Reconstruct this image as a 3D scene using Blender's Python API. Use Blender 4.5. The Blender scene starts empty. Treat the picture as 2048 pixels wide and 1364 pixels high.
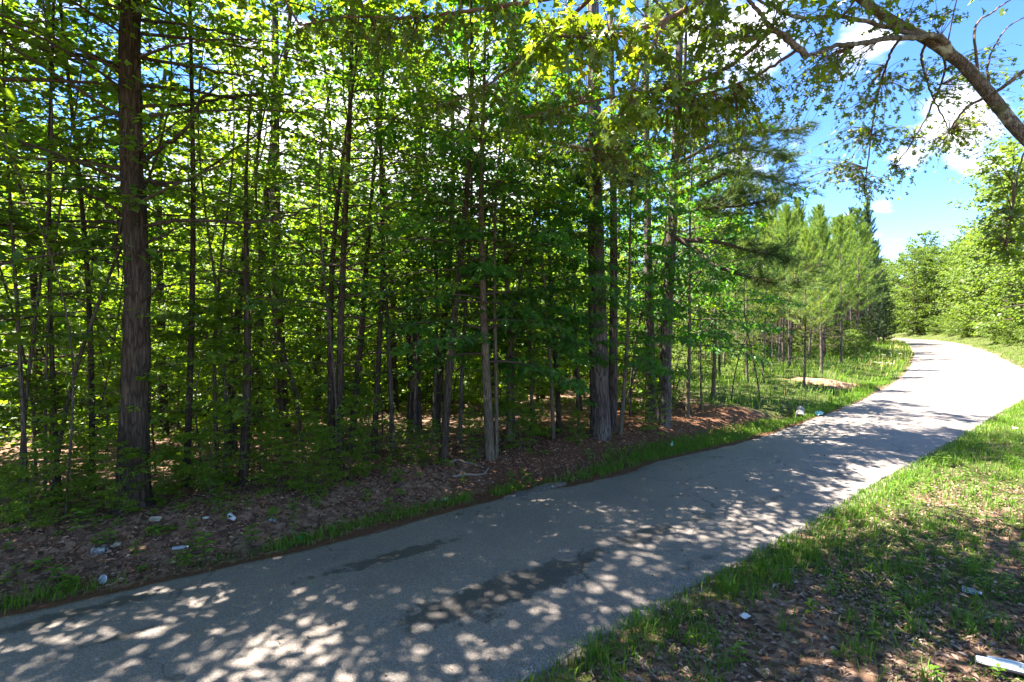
import bpy, math, random
import numpy as np
from mathutils import Vector, Matrix

C = bpy.context.scene.collection
SC = bpy.context.scene
PI = math.pi

# ------------------------------------------------------------------ camera
CAM_H = 2.7
HOR = 650.0
F = 1024.0
cam_d = bpy.data.cameras.new("camera")
cam = bpy.data.objects.new("camera", cam_d)
C.objects.link(cam)
cam.location = (0, 0, CAM_H)
cam.rotation_euler = (PI / 2, 0, 0)
cam_d.sensor_width = 36.0
cam_d.lens = 18.0
cam_d.shift_y = -(682.0 - HOR) / 2048.0
cam_d.clip_start = 0.05
cam_d.clip_end = 2500
SC.camera = cam

# ------------------------------------------------------------------ light
SUN_EL = math.radians(60)
SUN_AZ = math.radians(-82)          # clockwise from +Y: the sun stands to the left
S = Vector((math.sin(SUN_AZ) * math.cos(SUN_EL), math.cos(SUN_AZ) * math.cos(SUN_EL), math.sin(SUN_EL)))
sun_d = bpy.data.lights.new("sun", 'SUN')
sun_d.energy = 2.2
sun_d.angle = math.radians(0.55)
sun_d.color = (1.0, 0.93, 0.82)
sun = bpy.data.objects.new("sun", sun_d)
C.objects.link(sun)
sun.rotation_euler = S.to_track_quat('Z', 'Y').to_euler()

SKY_STRENGTH = 0.064
EXPOSURE = 4.35
SC.view_settings.view_transform = 'Standard'
SC.view_settings.look = 'None'
SC.view_settings.exposure = EXPOSURE
SC.view_settings.gamma = 1.0
SC.view_settings.use_curve_mapping = False
SC.cycles.max_bounces = 14
SC.cycles.diffuse_bounces = 7
SC.cycles.glossy_bounces = 2
SC.cycles.transmission_bounces = 9
SC.cycles.transparent_max_bounces = 8
SC.cycles.caustics_reflective = False
SC.cycles.caustics_refractive = False


def pdir(px, py):
    v = Vector(((px - 1024) / F, 1.0, -(py - HOR) / F))
    return v.normalized()


world = bpy.data.worlds.new("World")
SC.world = world
world.use_nodes = True
wn, wl = world.node_tree.nodes, world.node_tree.links
wn.clear()
w_out = wn.new('ShaderNodeOutputWorld')
w_bg = wn.new('ShaderNodeBackground')
w_bg.inputs['Strength'].default_value = SKY_STRENGTH
w_sky = wn.new('ShaderNodeTexSky')
w_sky.sky_type = 'NISHITA'
w_sky.sun_disc = False
w_sky.sun_elevation = SUN_EL
w_sky.sun_rotation = SUN_AZ
w_sky.air_density = 1.0
w_sky.altitude = 1500
w_sky.dust_density = 0.0
w_sky.ozone_density = 4.0
w_tc = wn.new('ShaderNodeTexCoord')


def wmath(op, a, b=None, c=None, clamp=False):
    n = wn.new('ShaderNodeMath')
    n.operation = op
    n.use_clamp = clamp
    for k, v in enumerate((a, b, c)):
        if v is None:
            continue
        if isinstance(v, (int, float)):
            n.inputs[k].default_value = v
        else:
            wl.new(v, n.inputs[k])
    return n.outputs[0]


w_noise = wn.new('ShaderNodeTexNoise')
w_map = wn.new('ShaderNodeMapping')
w_map.inputs['Scale'].default_value = (1.0, 1.0, 1.7)
w_map.inputs['Location'].default_value = (3.3, 1.7, 0.4)
wl.new(w_tc.outputs['Generated'], w_map.inputs['Vector'])
wl.new(w_map.outputs['Vector'], w_noise.inputs['Vector'])
w_noise.inputs['Scale'].default_value = 3.2
w_noise.inputs['Detail'].default_value = 9
w_noise.inputs['Roughness'].default_value = 0.55
w_fine = wn.new('ShaderNodeTexNoise')
wl.new(w_map.outputs['Vector'], w_fine.inputs['Vector'])
w_fine.inputs['Scale'].default_value = 26
w_fine.inputs['Detail'].default_value = 6
bias = None
for (px, py, ang, sq) in ((1762, 412, 0.042, 1.7), (1800, 478, 0.05, 2.3), (1745, 470, 0.03, 1.5), (1955, 335, 0.06, 1.5), (1810, 315, 0.05, 1.3), (1690, 430, 0.035, 2.0),
                          (1590, 285, 0.05, 1.3), (1900, 230, 0.085, 1.2), (1700, 120, 0.08, 1.3), (1990, 60, 0.08, 1.3), (1480, 330, 0.07, 1.3), (1500, 90, 0.12, 1.3), (800, 350, 0.24, 1.2), (560, 350, 0.16, 1.2), (120, 560, 0.2, 1.5)):
    d = pdir(px, py)
    sub = wn.new('ShaderNodeVectorMath')
    sub.operation = 'SUBTRACT'
    wl.new(w_tc.outputs['Generated'], sub.inputs[0])
    sub.inputs[1].default_value = d
    scl = wn.new('ShaderNodeVectorMath')
    scl.operation = 'MULTIPLY'
    wl.new(sub.outputs[0], scl.inputs[0])
    scl.inputs[1].default_value = (1, 1, sq)
    ln = wn.new('ShaderNodeVectorMath')
    ln.operation = 'LENGTH'
    wl.new(scl.outputs[0], ln.inputs[0])
    f = wmath('SUBTRACT', 1.0, wmath('DIVIDE', ln.outputs['Value'], ang * 1.6), clamp=True)
    bias = f if bias is None else wmath('MAXIMUM', bias, f)
clear = None
for (px, py, ang) in ((1890, 500, 0.16), (1690, 330, 0.09), (1870, 410, 0.08), (1600, 180, .12), (1760, 200, .10), (2000, 20, .14)):
    sub = wn.new('ShaderNodeVectorMath')
    sub.operation = 'DISTANCE'
    wl.new(w_tc.outputs['Generated'], sub.inputs[0])
    sub.inputs[1].default_value = pdir(px, py)
    f = wmath('SUBTRACT', 1.0, wmath('DIVIDE', sub.outputs['Value'], ang * 1.6), clamp=True)
    clear = f if clear is None else wmath('MAXIMUM', clear, f)
dens = wmath('ADD', wmath('MULTIPLY', bias, 0.30), wmath('SUBTRACT', wmath('MULTIPLY', w_noise.outputs['Fac'], 0.93), wmath('MULTIPLY', clear, 0.34)))
dens = wmath('ADD', dens, wmath('MULTIPLY', wmath('SUBTRACT', w_fine.outputs['Fac'], 0.5), 0.35))
w_mr = wn.new('ShaderNodeMapRange')
w_mr.interpolation_type = 'SMOOTHSTEP'
wl.new(dens, w_mr.inputs['Value'])
w_mr.inputs['From Min'].default_value = 0.50
w_mr.inputs['From Max'].default_value = 0.68
w_mix = wn.new('ShaderNodeMix')
w_mix.data_type = 'RGBA'
wl.new(wmath('MULTIPLY', w_mr.outputs['Result'], 0.8), w_mix.inputs['Factor'])
# the sky of the photograph is a deeper, more saturated blue than the bare atmosphere gives
w_tint = wn.new('ShaderNodeMix')
w_tint.data_type = 'RGBA'
w_tint.blend_type = 'MULTIPLY'
w_tint.inputs['Factor'].default_value = 1.0
w_hsv = wn.new('ShaderNodeHueSaturation')
w_hsv.inputs['Saturation'].default_value = 1.18
w_hsv.inputs['Value'].default_value = 0.82
wl.new(w_sky.outputs['Color'], w_hsv.inputs['Color'])
wl.new(w_hsv.outputs['Color'], w_tint.inputs['A'])
w_tint.inputs['B'].default_value = (0.47, 0.44, 0.49, 1)
wl.new(w_tint.outputs['Result'], w_mix.inputs['A'])
w_mix.inputs['B'].default_value = (2.3, 2.2, 2.08, 1)
wl.new(w_mix.outputs['Result'], w_bg.inputs['Color'])
wl.new(w_bg.outputs['Background'], w_out.inputs['Surface'])

# ------------------------------------------------------------------ numpy noise
_tab = np.random.RandomState(11).rand(256, 256)


def vnoise(x, y, s=1.0, seed=0):
    x = np.asarray(x, float) * s + seed * 17.31
    y = np.asarray(y, float) * s + seed * 9.77
    xi, yi = np.floor(x).astype(int), np.floor(y).astype(int)
    fx, fy = x - xi, y - yi
    fx, fy = fx * fx * (3 - 2 * fx), fy * fy * (3 - 2 * fy)
    a, b = _tab[xi & 255, yi & 255], _tab[(xi + 1) & 255, yi & 255]
    c, d = _tab[xi & 255, (yi + 1) & 255], _tab[(xi + 1) & 255, (yi + 1) & 255]
    return (a * (1 - fx) + b * fx) * (1 - fy) + (c * (1 - fx) + d * fx) * fy


def fbm(x, y, s=1.0, seed=0, o=3):
    t, amp, tot = 0, 1.0, 0.0
    for k in range(o):
        t = t + amp * vnoise(x, y, s * 2 ** k, seed + k * 3)
        tot += amp
        amp *= 0.5
    return t / tot


def sstep(a, b, x):
    t = np.clip((x - a) / (b - a), 0, 1)
    return t * t * (3 - 2 * t)


# ------------------------------------------------------------------ the road's two edges on the ground
def flat(px, py):
    d = CAM_H * F / (py - HOR)
    return ((px - 1024) / F * d, d)


L_pts = [(-58, -31), (-26, -9.6), (-12.6, -0.6)] + [flat(*p) for p in ((0, 1240), (500, 1130), (800, 1050), (1000, 1000), (1200, 960), (1350, 915), (1500, 880), (1650, 830), (1745, 790), (1810, 748), (1826, 716), (1825, 700))] + [(65.5, 87), (72, 105), (70, 125), (58, 147), (30, 175)]
R_pts = [(-56, -36), (-22, -11.6), (-8.5, -2.3)] + [flat(*p) for p in ((1050, 1364), (1200, 1272), (1500, 1118), (1700, 1000), (1900, 888), (2010, 822), (2075, 780))] + [(29.6, 29.3)] + [flat(*p) for p in ((2010, 720), (1980, 705), (1900, 684))] + [(77.5, 100), (78, 124), (66, 150), (38, 181)]


def catmull(pts, step=0.25):
    p = np.array([pts[0]] + list(pts) + [pts[-1]], float)
    out = []
    for i in range(1, len(p) - 2):
        p0, p1, p2, p3 = p[i - 1:i + 3]
        n = max(2, int(np.linalg.norm(p2 - p1) / step))
        # centripetal-ish: chord-scaled tangents
        l1 = np.linalg.norm(p2 - p1)
        m1 = (p2 - p0) / max(1e-6, np.linalg.norm(p1 - p0) + l1) * l1
        m2 = (p3 - p1) / max(1e-6, np.linalg.norm(p3 - p2) + l1) * l1
        t = np.linspace(0, 1, n, endpoint=False)[:, None]
        h = (2 * t**3 - 3 * t**2 + 1) * p1 + (t**3 - 2 * t**2 + t) * m1 + (-2 * t**3 + 3 * t**2) * p2 + (t**3 - t**2) * m2
        out.append(h)
    out.append(p[-2][None])
    return np.vstack(out)


L_edge = catmull(L_pts)
R_edge = catmull(R_pts)


def signed(poly, x, y):
    """distance from a polyline, positive on its left side"""
    x = np.atleast_1d(np.asarray(x, float)).ravel()
    y = np.atleast_1d(np.asarray(y, float)).ravel()
    tan = np.gradient(poly, axis=0)
    out = np.empty(len(x))
    for k in range(0, len(x), 20000):
        xs, ys = x[k:k + 20000, None], y[k:k + 20000, None]
        d2 = (xs - poly[None, :, 0])**2 + (ys - poly[None, :, 1])**2
        i = d2.argmin(1)
        dx, dy = xs[:, 0] - poly[i, 0], ys[:, 0] - poly[i, 1]
        tx, ty = tan[i, 0], tan[i, 1]
        ln = np.hypot(tx, ty)
        perp = (tx * dy - ty * dx) / ln
        dist = np.sqrt(d2[np.arange(len(i)), i])
        out[k:k + 20000] = np.where(perp >= 0, dist, -dist)
    return out


def dleft(x, y):
    return signed(L_edge, x, y)


def dright(x, y):
    return -signed(R_edge, x, y)


CULV = np.array([8.35, 14.75])     # mouth of the culvert beside the road
DIRT = np.array([13.7, 22.0])


def height(x, y):
    x = np.atleast_1d(np.asarray(x, float)).ravel()
    y = np.atleast_1d(np.asarray(y, float)).ravel()
    dl, dr = dleft(x, y), dright(x, y)
    far = sstep(14, 20, y)
    n1 = fbm(x, y, 0.9, 1) - 0.5
    n2 = fbm(x, y, 0.12, 5) - 0.5
    bank = 0.24 * sstep(0.35, 1.7, dl) - 0.015 * sstep(0.0, 0.35, dl) + 0.05 * np.exp(-((dl - 1.6) / 0.6)**2)
    bank = bank * (1 - far) + far * (0.30 * sstep(1.2, 4, dl) - 0.10 * np.exp(-((dl - 1.0) / 0.5)**2))
    zl = bank + n1 * 0.13 * sstep(0.3, 1.5, dl) + n2 * 0.8 * sstep(3, 14, dl)
    dc = np.hypot(x - CULV[0], y - CULV[1])
    zl = zl - 0.30 * np.exp(-(dc / 0.9)**2) * sstep(0.25, 0.8, dl)
    dd = np.hypot((x - DIRT[0]) / 2.2, (y - DIRT[1]) / 1.2)
    zl = zl + 0.35 * np.exp(-dd**2)
    rise = sstep(16, 34, y) * 1.25 * sstep(1.0, 6.5, dr)
    zr = 0.006 + 0.03 * np.clip(dr, 0, 5) + n1 * 0.11 * sstep(0.2, 1.2, dr) + rise + n2 * 0.6 * sstep(6, 20, dr)
    inside = (dl <= 0) & (dr <= 0)
    z = np.where(dl > 0, zl, np.where(dr > 0, zr, 0.0))
    z = np.where(inside, -0.10 * sstep(0, 0.35, np.minimum(-dl, -dr)), z)
    z = z + 0.016 * (fbm(x, y, 4.0, 9) - 0.5) * np.where(inside, 0, 1)
    return z


def gpt(px, py):
    """the point of the ground that shows at a pixel of the photograph"""
    d = CAM_H * F / (py - HOR)
    for _ in range(12):
        x = (px - 1024) / F * d
        h = float(height(x, d)[0])
        d = 0.5 * d + 0.5 * (CAM_H - h) * F / (py - HOR)
    x = (px - 1024) / F * d
    return np.array([x, d, float(height(x, d)[0])])


def at(px, py, d):
    return np.array([(px - 1024) / F * d, d, CAM_H - (py - HOR) / F * d])


# ------------------------------------------------------------------ mesh building
class MB:
    def __init__(self):
        self.v, self.t, self.q, self.tm, self.qm, self.a, self.ts, self.qs = [], [], [], [], [], [], [], []
        self.n = 0

    def add(self, V, F_, mat=0, tint=0.5, smooth=False):
        V = np.asarray(V, np.float32).reshape(-1, 3)
        F_ = np.asarray(F_, np.int32)
        self.v.append(V)
        self.a.append(np.broadcast_to(np.asarray(tint, np.float32), (len(V),)).copy())
        if F_.shape[1] == 3:
            self.t.append(F_ + self.n)
            self.tm.append(np.full(len(F_), mat, np.int32))
            self.ts.append(np.full(len(F_), smooth, bool))
        else:
            self.q.append(F_ + self.n)
            self.qm.append(np.full(len(F_), mat, np.int32))
            self.qs.append(np.full(len(F_), smooth, bool))
        self.n += len(V)

    def mesh(self, name, mats):
        me = bpy.data.meshes.new(name)
        V = np.vstack(self.v)
        T = np.vstack(self.t) if self.t else np.zeros((0, 3), np.int32)
        Q = np.vstack(self.q) if self.q else np.zeros((0, 4), np.int32)
        me.vertices.add(len(V))
        me.vertices.foreach_set('co', V.ravel())
        me.loops.add(T.size + Q.size)
        me.loops.foreach_set('vertex_index', np.concatenate([T.ravel(), Q.ravel()]))
        me.polygons.add(len(T) + len(Q))
        st = np.concatenate([np.arange(len(T)) * 3, T.size + np.arange(len(Q)) * 4]).astype(np.int32)
        me.polygons.foreach_set('loop_start', st)
        mi = np.concatenate(self.tm + self.qm) if (self.tm or self.qm) else np.zeros(0, np.int32)
        sm = np.concatenate(self.ts + self.qs)
        me.polygons.foreach_set('material_index', mi)
        me.polygons.foreach_set('use_smooth', sm)
        at_ = me.attributes.new('tint', 'FLOAT', 'POINT')
        at_.data.foreach_set('value', np.concatenate(self.a))
        for m in mats:
            me.materials.append(m)
        me.update(calc_edges=True)
        return me


def link(name, me, parent=None, loc=None, **props):
    o = bpy.data.objects.new(name, me)
    C.objects.link(o)
    if parent is not None:
        o.parent = parent
    if loc is not None:
        o.location = tuple(float(v) for v in loc)
    for k, v in props.items():
        if v is not None:
            o[k] = v
    return o


def thing(name, label, cat, loc, group=None, rz=0.0):
    o = link(name, None, None, loc, label=label, category=cat, group=group)
    o.rotation_euler = (0, 0, rz)
    o.empty_display_size = 0.2
    return o


def copy_tree(o, name=None):
    c = o.copy()
    C.objects.link(c)
    for ch in o.children:
        d = ch.copy()
        C.objects.link(d)
        d.parent = c
        for g in ch.children:
            e = g.copy()
            C.objects.link(e)
            e.parent = d
    return c


def norm(a):
    return a / np.maximum(1e-9, np.linalg.norm(a, axis=-1, keepdims=True))


def tube(P, R, sides=6, ridge=None, cap=True):
    """closed tapered tube along points P"""
    P = np.asarray(P, float)
    R = np.broadcast_to(np.asarray(R, float), (len(P),))
    T = norm(np.gradient(P, axis=0))
    ref = np.array([1.0, 0.13, 0.07]) if abs(T[:, 0]).mean() < 0.8 else np.array([0.1, 0.2, 1.0])
    A = norm(np.cross(T, ref))
    B = np.cross(T, A)
    th = np.arange(sides) / sides * 2 * PI
    rr = np.repeat(R[:, None], sides, 1)
    if ridge is not None:
        rr = rr * ridge(th[None, :], np.arange(len(P))[:, None])
    V = P[:, None] + rr[..., None] * (np.cos(th)[None, :, None] * A[:, None] + np.sin(th)[None, :, None] * B[:, None])
    n = len(P)
    i = np.arange(n - 1)[:, None] * sides
    j = np.arange(sides)[None]
    k = (j + 1) % sides
    Q = np.stack([i + j, i + k, i + sides + k, i + sides + j], -1).reshape(-1, 4)
    return V.reshape(-1, 3), Q


def smooth_path(pts, n=6):
    p = np.asarray(pts, float)
    p = np.vstack([2 * p[0] - p[1], p, 2 * p[-1] - p[-2]])
    out = []
    for i in range(1, len(p) - 2):
        t = np.linspace(0, 1, n, endpoint=False)[:, None]
        out.append(0.5 * (2 * p[i] + (p[i + 1] - p[i - 1]) * t + (2 * p[i - 1] - 5 * p[i] + 4 * p[i + 1] - p[i + 2]) * t**2 + (3 * p[i] - p[i - 1] - 3 * p[i + 1] + p[i + 2]) * t**3))
    out.append(p[-2][None])
    return np.vstack(out)


# leaf templates: (along, side, up) and triangles
KITE = (np.array([(0, 0, 0), (.32, -.5, .07), (.52, -.25, .05), (1, 0, -.12), (.52, .25, .05), (.32, .5, .07)], float), np.array([(0, 1, 2), (0, 2, 3), (0, 3, 4), (0, 4, 5)]))
DIAM = (np.array([(0, 0, 0), (.45, -.5, .09), (1, 0, -.12), (.45, .5, .09)], float), np.array([(0, 1, 2), (0, 2, 3)]))
STAR = (np.array([(0, 0, 0), (.12, -.46, .0), (.34, -.2, .04), (.62, -.55, -.04), (.62, -.16, .03), (1, 0, -.14), (.62, .16, .03), (.62, .55, -.04), (.34, .2, .04), (.12, .46, 0)], float),
        np.array([(0, 1, 2), (2, 3, 4), (0, 2, 4), (0, 4, 6), (4, 5, 6), (0, 6, 8), (6, 7, 8), (0, 8, 9)]))


def oak_template():
    st = [(0, .015), (.14, .03), (.2, .06), (.30, .26), (.40, .33), (.38, .09), (.50, .10), (.60, .30), (.74, .40), (.68, .10), (.80, .07), (1.0, .0)]
    V, T = [], []
    for (x, y) in st:
        cx = min(x, .97)
        mid = (cx, 0, -0.16 * cx**2)
        V += [mid, (x, -y, -0.16 * x * x + .10 * y - .25 * max(0, y - .2)), (x, y, -0.16 * x * x + .10 * y - .25 * max(0, y - .2))]
    for i in range(len(st) - 1):
        a, b = 3 * i, 3 * i + 3
        T += [(a, a + 1, b + 1), (a, b + 1, b), (a, b + 2, a + 2), (a, b, b + 2)]
    return np.array(V, float), np.array(T)


OAK = oak_template()


def leaf_geo(P, D, N, L, W, tpl):
    """leaf blades at P, pointing along D, facing N"""
    D = norm(D)
    Sd = norm(np.cross(D, N))
    N = np.cross(Sd, D)
    tv, tt = tpl
    n = len(P)
    L = np.broadcast_to(L, (n,))[:, None, None]
    W = np.broadcast_to(W, (n,))[:, None, None]
    V = P[:, None] + L * tv[None, :, :1] * D[:, None] + W * tv[None, :, 1:2] * Sd[:, None] + L * tv[None, :, 2:3] * N[:, None]
    T = tt[None] + (np.arange(n) * len(tv))[:, None, None]
    return V.reshape(-1, 3), T.reshape(-1, 3)


# ------------------------------------------------------------------ materials
def new_mat(name):
    m = bpy.data.materials.new(name)
    m.use_nodes = True
    nt = m.node_tree
    nt.nodes.clear()
    out = nt.nodes.new('ShaderNodeOutputMaterial')
    return m, nt, out


def nd(nt, typ, **kw):
    n = nt.nodes.new(typ)
    for k, v in kw.items():
        setattr(n, k, v)
    return n


def setin(nt, n, key, v):
    if hasattr(v, 'node'):
        nt.links.new(v, n.inputs[key])
    else:
        n.inputs[key].default_value = v


def mth(nt, op, a, b=0.0, clamp=False):
    n = nd(nt, 'ShaderNodeMath', operation=op, use_clamp=clamp)
    setin(nt, n, 0, a)
    setin(nt, n, 1, b)
    return n.outputs[0]


def mixc(nt, f, a, b, blend='MIX'):
    n = nd(nt, 'ShaderNodeMix', data_type='RGBA', blend_type=blend)
    setin(nt, n, 'Factor', f)
    setin(nt, n, 'A', a if hasattr(a, 'node') else (*a, 1))
    setin(nt, n, 'B', b if hasattr(b, 'node') else (*b, 1))
    return n.outputs['Result']


def ramp(nt, f, stops):
    n = nd(nt, 'ShaderNodeValToRGB')
    cr = n.color_ramp
    while len(cr.elements) < len(stops):
        cr.elements.new(0.5)
    for e, (p, c) in zip(cr.elements, stops):
        e.position = p
        e.color = (*c, 1) if len(c) == 3 else c
    nt.links.new(f, n.inputs['Fac'])
    return n.outputs['Color']


def noise(nt, vec, scale, detail=4, rough=0.55, dist=0.0):
    n = nd(nt, 'ShaderNodeTexNoise')
    if vec is not None:
        nt.links.new(vec, n.inputs['Vector'])
    n.inputs['Scale'].default_value = scale
    n.inputs['Detail'].default_value = detail
    n.inputs['Roughness'].default_value = rough
    n.inputs['Distortion'].default_value = dist
    return n.outputs['Fac']


def attr(nt, name):
    return nd(nt, 'ShaderNodeAttribute', attribute_name=name).outputs['Fac']


def mrange(nt, v, a, b, c=0.0, d=1.0, smooth=True):
    n = nd(nt, 'ShaderNodeMapRange')
    n.interpolation_type = 'SMOOTHSTEP' if smooth else 'LINEAR'
    nt.links.new(v, n.inputs['Value'])
    for k, x in zip(('From Min', 'From Max', 'To Min', 'To Max'), (a, b, c, d)):
        n.inputs[k].default_value = x
    return n.outputs['Result']


def leaf_mat(name, stops, trans, tf=0.45, rough=0.45, spec=0.35, objvar=0.25):
    m, nt, out = new_mat(name)
    t = attr(nt, 'tint')
    oi = nd(nt, 'ShaderNodeObjectInfo').outputs['Random']
    f = mth(nt, 'ADD', t, mth(nt, 'MULTIPLY', mth(nt, 'SUBTRACT', oi, 0.5), objvar), clamp=True)
    col = ramp(nt, f, stops)
    tcol = mixc(nt, f, tuple(0.55 * c for c in trans), trans)
    p = nd(nt, 'ShaderNodeBsdfPrincipled')
    setin(nt, p, 'Base Color', col)
    p.inputs['Roughness'].default_value = rough
    p.inputs['Specular IOR Level'].default_value = spec
    tr = nd(nt, 'ShaderNodeBsdfTranslucent')
    setin(nt, tr, 'Color', tcol)
    mx = nd(nt, 'ShaderNodeMixShader')
    mx.inputs[0].default_value = tf
    nt.links.new(p.outputs[0], mx.inputs[1])
    nt.links.new(tr.outputs[0], mx.inputs[2])
    nt.links.new(mx.outputs[0], out.inputs['Surface'])
    return m


def plain(name, col, rough=0.6, spec=0.4, trans=0.0, metal=0.0, alpha=1.0, var=0.0):
    m, nt, out = new_mat(name)
    p = nd(nt, 'ShaderNodeBsdfPrincipled')
    if var:
        tc = nd(nt, 'ShaderNodeTexCoord')
        n = noise(nt, tc.outputs['Object'], 30, 5)
        setin(nt, p, 'Base Color', mixc(nt, mrange(nt, n, 0.35, 0.7), tuple(c * (1 - var) for c in col), col))
    else:
        p.inputs['Base Color'].default_value = (*col, 1)
    p.inputs['Roughness'].default_value = rough
    p.inputs['Specular IOR Level'].default_value = spec
    p.inputs['Transmission Weight'].default_value = trans
    p.inputs['Metallic'].default_value = metal
    nt.links.new(p.outputs[0], out.inputs['Surface'])
    return m


def bark_mat(name, dark, light, scale=9.0, lichen=0.0, strength=0.6, stretch=0.09, crackw=0.30):
    m, nt, out = new_mat(name)
    tc = nd(nt, 'ShaderNodeTexCoord')
    mp = nd(nt, 'ShaderNodeMapping')
    nt.links.new(tc.outputs['Object'], mp.inputs['Vector'])
    mp.inputs['Scale'].default_value = (1, 1, stretch)
    n1 = noise(nt, mp.outputs['Vector'], scale * 2.2, 6, 0.65, 0.6)
    vo = nd(nt, 'ShaderNodeTexVoronoi', feature='DISTANCE_TO_EDGE')
    nt.links.new(mp.outputs['Vector'], vo.inputs['Vector'])
    vo.inputs['Scale'].default_value = scale * 2.6
    crack = mrange(nt, vo.outputs['Distance'], 0.0, 0.16)
    n2 = noise(nt, tc.outputs['Object'], 1.7, 3)
    f = mth(nt, 'MULTIPLY', mth(nt, 'ADD', mth(nt, 'MULTIPLY', n1, 0.7), mth(nt, 'MULTIPLY', crack, crackw)), mrange(nt, n2, 0.2, 0.8, 0.75, 1.15))
    col = mixc(nt, mrange(nt, f, 0.3, 0.85), dark, light)
    if lichen > 0:
        n3 = noise(nt, tc.outputs['Object'], 6.5, 5, 0.6)
        col = mixc(nt, mth(nt, 'MULTIPLY', mrange(nt, n3, 0.56, 0.64), lichen), col, (0.30, 0.33, 0.27))
        n4 = noise(nt, tc.outputs['Object'], 3.0, 5, 0.6)
        col = mixc(nt, mth(nt, 'MULTIPLY', mrange(nt, n4, 0.60, 0.7), lichen * 0.8), col, (0.06, 0.07, 0.03))
    p = nd(nt, 'ShaderNodeBsdfPrincipled')
    setin(nt, p, 'Base Color', col)
    p.inputs['Roughness'].default_value = 0.9
    p.inputs['Specular IOR Level'].default_value = 0.15
    b = nd(nt, 'ShaderNodeBump')
    b.inputs['Strength'].default_value = strength
    b.inputs['Distance'].default_value = 0.02
    nt.links.new(f, b.inputs['Height'])
    nt.links.new(b.outputs[0], p.inputs['Normal'])
    nt.links.new(p.outputs[0], out.inputs['Surface'])
    return m


M_wood_leaf = leaf_mat('broad_leaf', [(0.0, (0.032, 0.080, 0.012)), (0.45, (0.060, 0.130, 0.014)), (0.8, (0.100, 0.170, 0.016)), (1.0, (0.14, 0.20, 0.02))], (0.36, 0.54, 0.012), 0.50)
M_cool_leaf = leaf_mat('cool_leaf', [(0.0, (0.028, 0.080, 0.018)), (0.45, (0.052, 0.125, 0.024)), (0.8, (0.085, 0.155, 0.024)), (1.0, (0.12, 0.18, 0.03))], (0.20, 0.44, 0.025), 0.48)
M_dark_leaf = leaf_mat('dark_leaf', [(0.0, (0.026, 0.080, 0.018)), (0.6, (0.045, 0.125, 0.022)), (1.0, (0.08, 0.16, 0.02))], (0.15, 0.42, 0.018), 0.47)
M_sun_leaf = leaf_mat('pale_leaf', [(0.0, (0.04, 0.085, 0.014)), (0.5, (0.085, 0.145, 0.02)), (1.0, (0.15, 0.20, 0.03))], (0.25, 0.37, 0.03), 0.5)
M_oak_leaf = leaf_mat('oak_leaf', [(0.0, (0.035, 0.075, 0.010)), (0.6, (0.07, 0.12, 0.012)), (0.95, (0.12, 0.16, 0.015)), (1.0, (0.28, 0.20, 0.02))], (0.34, 0.46, 0.012), 0.52, 0.35, 0.5)
M_pine = leaf_mat('pine_needle', [(0.0, (0.045, 0.090, 0.028)), (0.5, (0.075, 0.150, 0.036)), (0.85, (0.130, 0.195, 0.042)), (1.0, (0.26, 0.21, 0.05))], (0.29, 0.44, 0.04), 0.45, 0.5, 0.3, 0.35)
M_pine_dark = leaf_mat('dark_pine_needle', [(0.0, (0.030, 0.065, 0.024)), (0.6, (0.065, 0.115, 0.035)), (0.9, (0.11, 0.13, 0.035)), (1.0, (0.22, 0.14, 0.05))], (0.20, 0.32, 0.04), 0.4)
M_pine_far = leaf_mat('far_pine_needle', [(0.0, (0.018, 0.045, 0.022)), (0.6, (0.036, 0.075, 0.030)), (1.0, (0.07, 0.10, 0.035))], (0.08, 0.15, 0.03), 0.3)
M_grass = leaf_mat('grass_blade', [(0.0, (0.04, 0.10, 0.010)), (0.5, (0.085, 0.175, 0.013)), (0.8, (0.14, 0.21, 0.02)), (0.93, (0.24, 0.21, 0.06)), (1.0, (0.33, 0.25, 0.09))], (0.17, 0.36, 0.015), 0.45, 0.5, 0.3, 0.0)
M_dead = leaf_mat('dead_leaf', [(0.0, (0.07, 0.045, 0.033)), (0.4, (0.17, 0.11, 0.078)), (0.75, (0.29, 0.195, 0.14)), (1.0, (0.44, 0.33, 0.25))], (0.16, 0.09, 0.05), 0.15, 0.7, 0.3, 0.0)
M_dead_red = leaf_mat('russet_dead_leaf', [(0.0, (0.10, 0.052, 0.032)), (0.4, (0.23, 0.118, 0.070)), (0.75, (0.35, 0.19, 0.12)), (1.0, (0.48, 0.32, 0.22))], (0.16, 0.08, 0.04), 0.15, 0.7, 0.3, 0.0)
M_red = leaf_mat('dead_needle', [(0.0, (0.09, 0.040, 0.020)), (0.6, (0.17, 0.070, 0.032)), (1.0, (0.30, 0.14, 0.06))], (0.16, 0.07, 0.03), 0.1, 0.8, 0.2, 0.0)
M_bark = bark_mat('bark', (0.026, 0.019, 0.014), (0.125, 0.095, 0.066), 11, stretch=0.11, crackw=.2)
M_bark_thin = bark_mat('sapling_bark', (0.040, 0.032, 0.026), (0.15, 0.125, 0.095), 16)
M_bark_pine = bark_mat('pine_bark', (0.040, 0.029, 0.024), (0.185, 0.152, 0.13), 7.5, stretch=.12, crackw=.25)
M_bark_pale = bark_mat('pale_bark', (0.06, 0.048, 0.034), (0.19, 0.155, 0.105), 16)
M_bark_oak = bark_mat('oak_bark', (0.050, 0.042, 0.036), (0.19, 0.165, 0.14), 14, lichen=0.9, strength=0.45, stretch=.3)
M_twig = plain('twig', (0.075, 0.055, 0.042), 0.85, 0.2)
M_twig_oak = plain('oak_twig', (0.11, 0.07, 0.05), 0.8, 0.2)
M_dead_wood = plain('dead_wood', (0.27, 0.22, 0.18), 0.9, 0.1, var=0.5)


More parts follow.
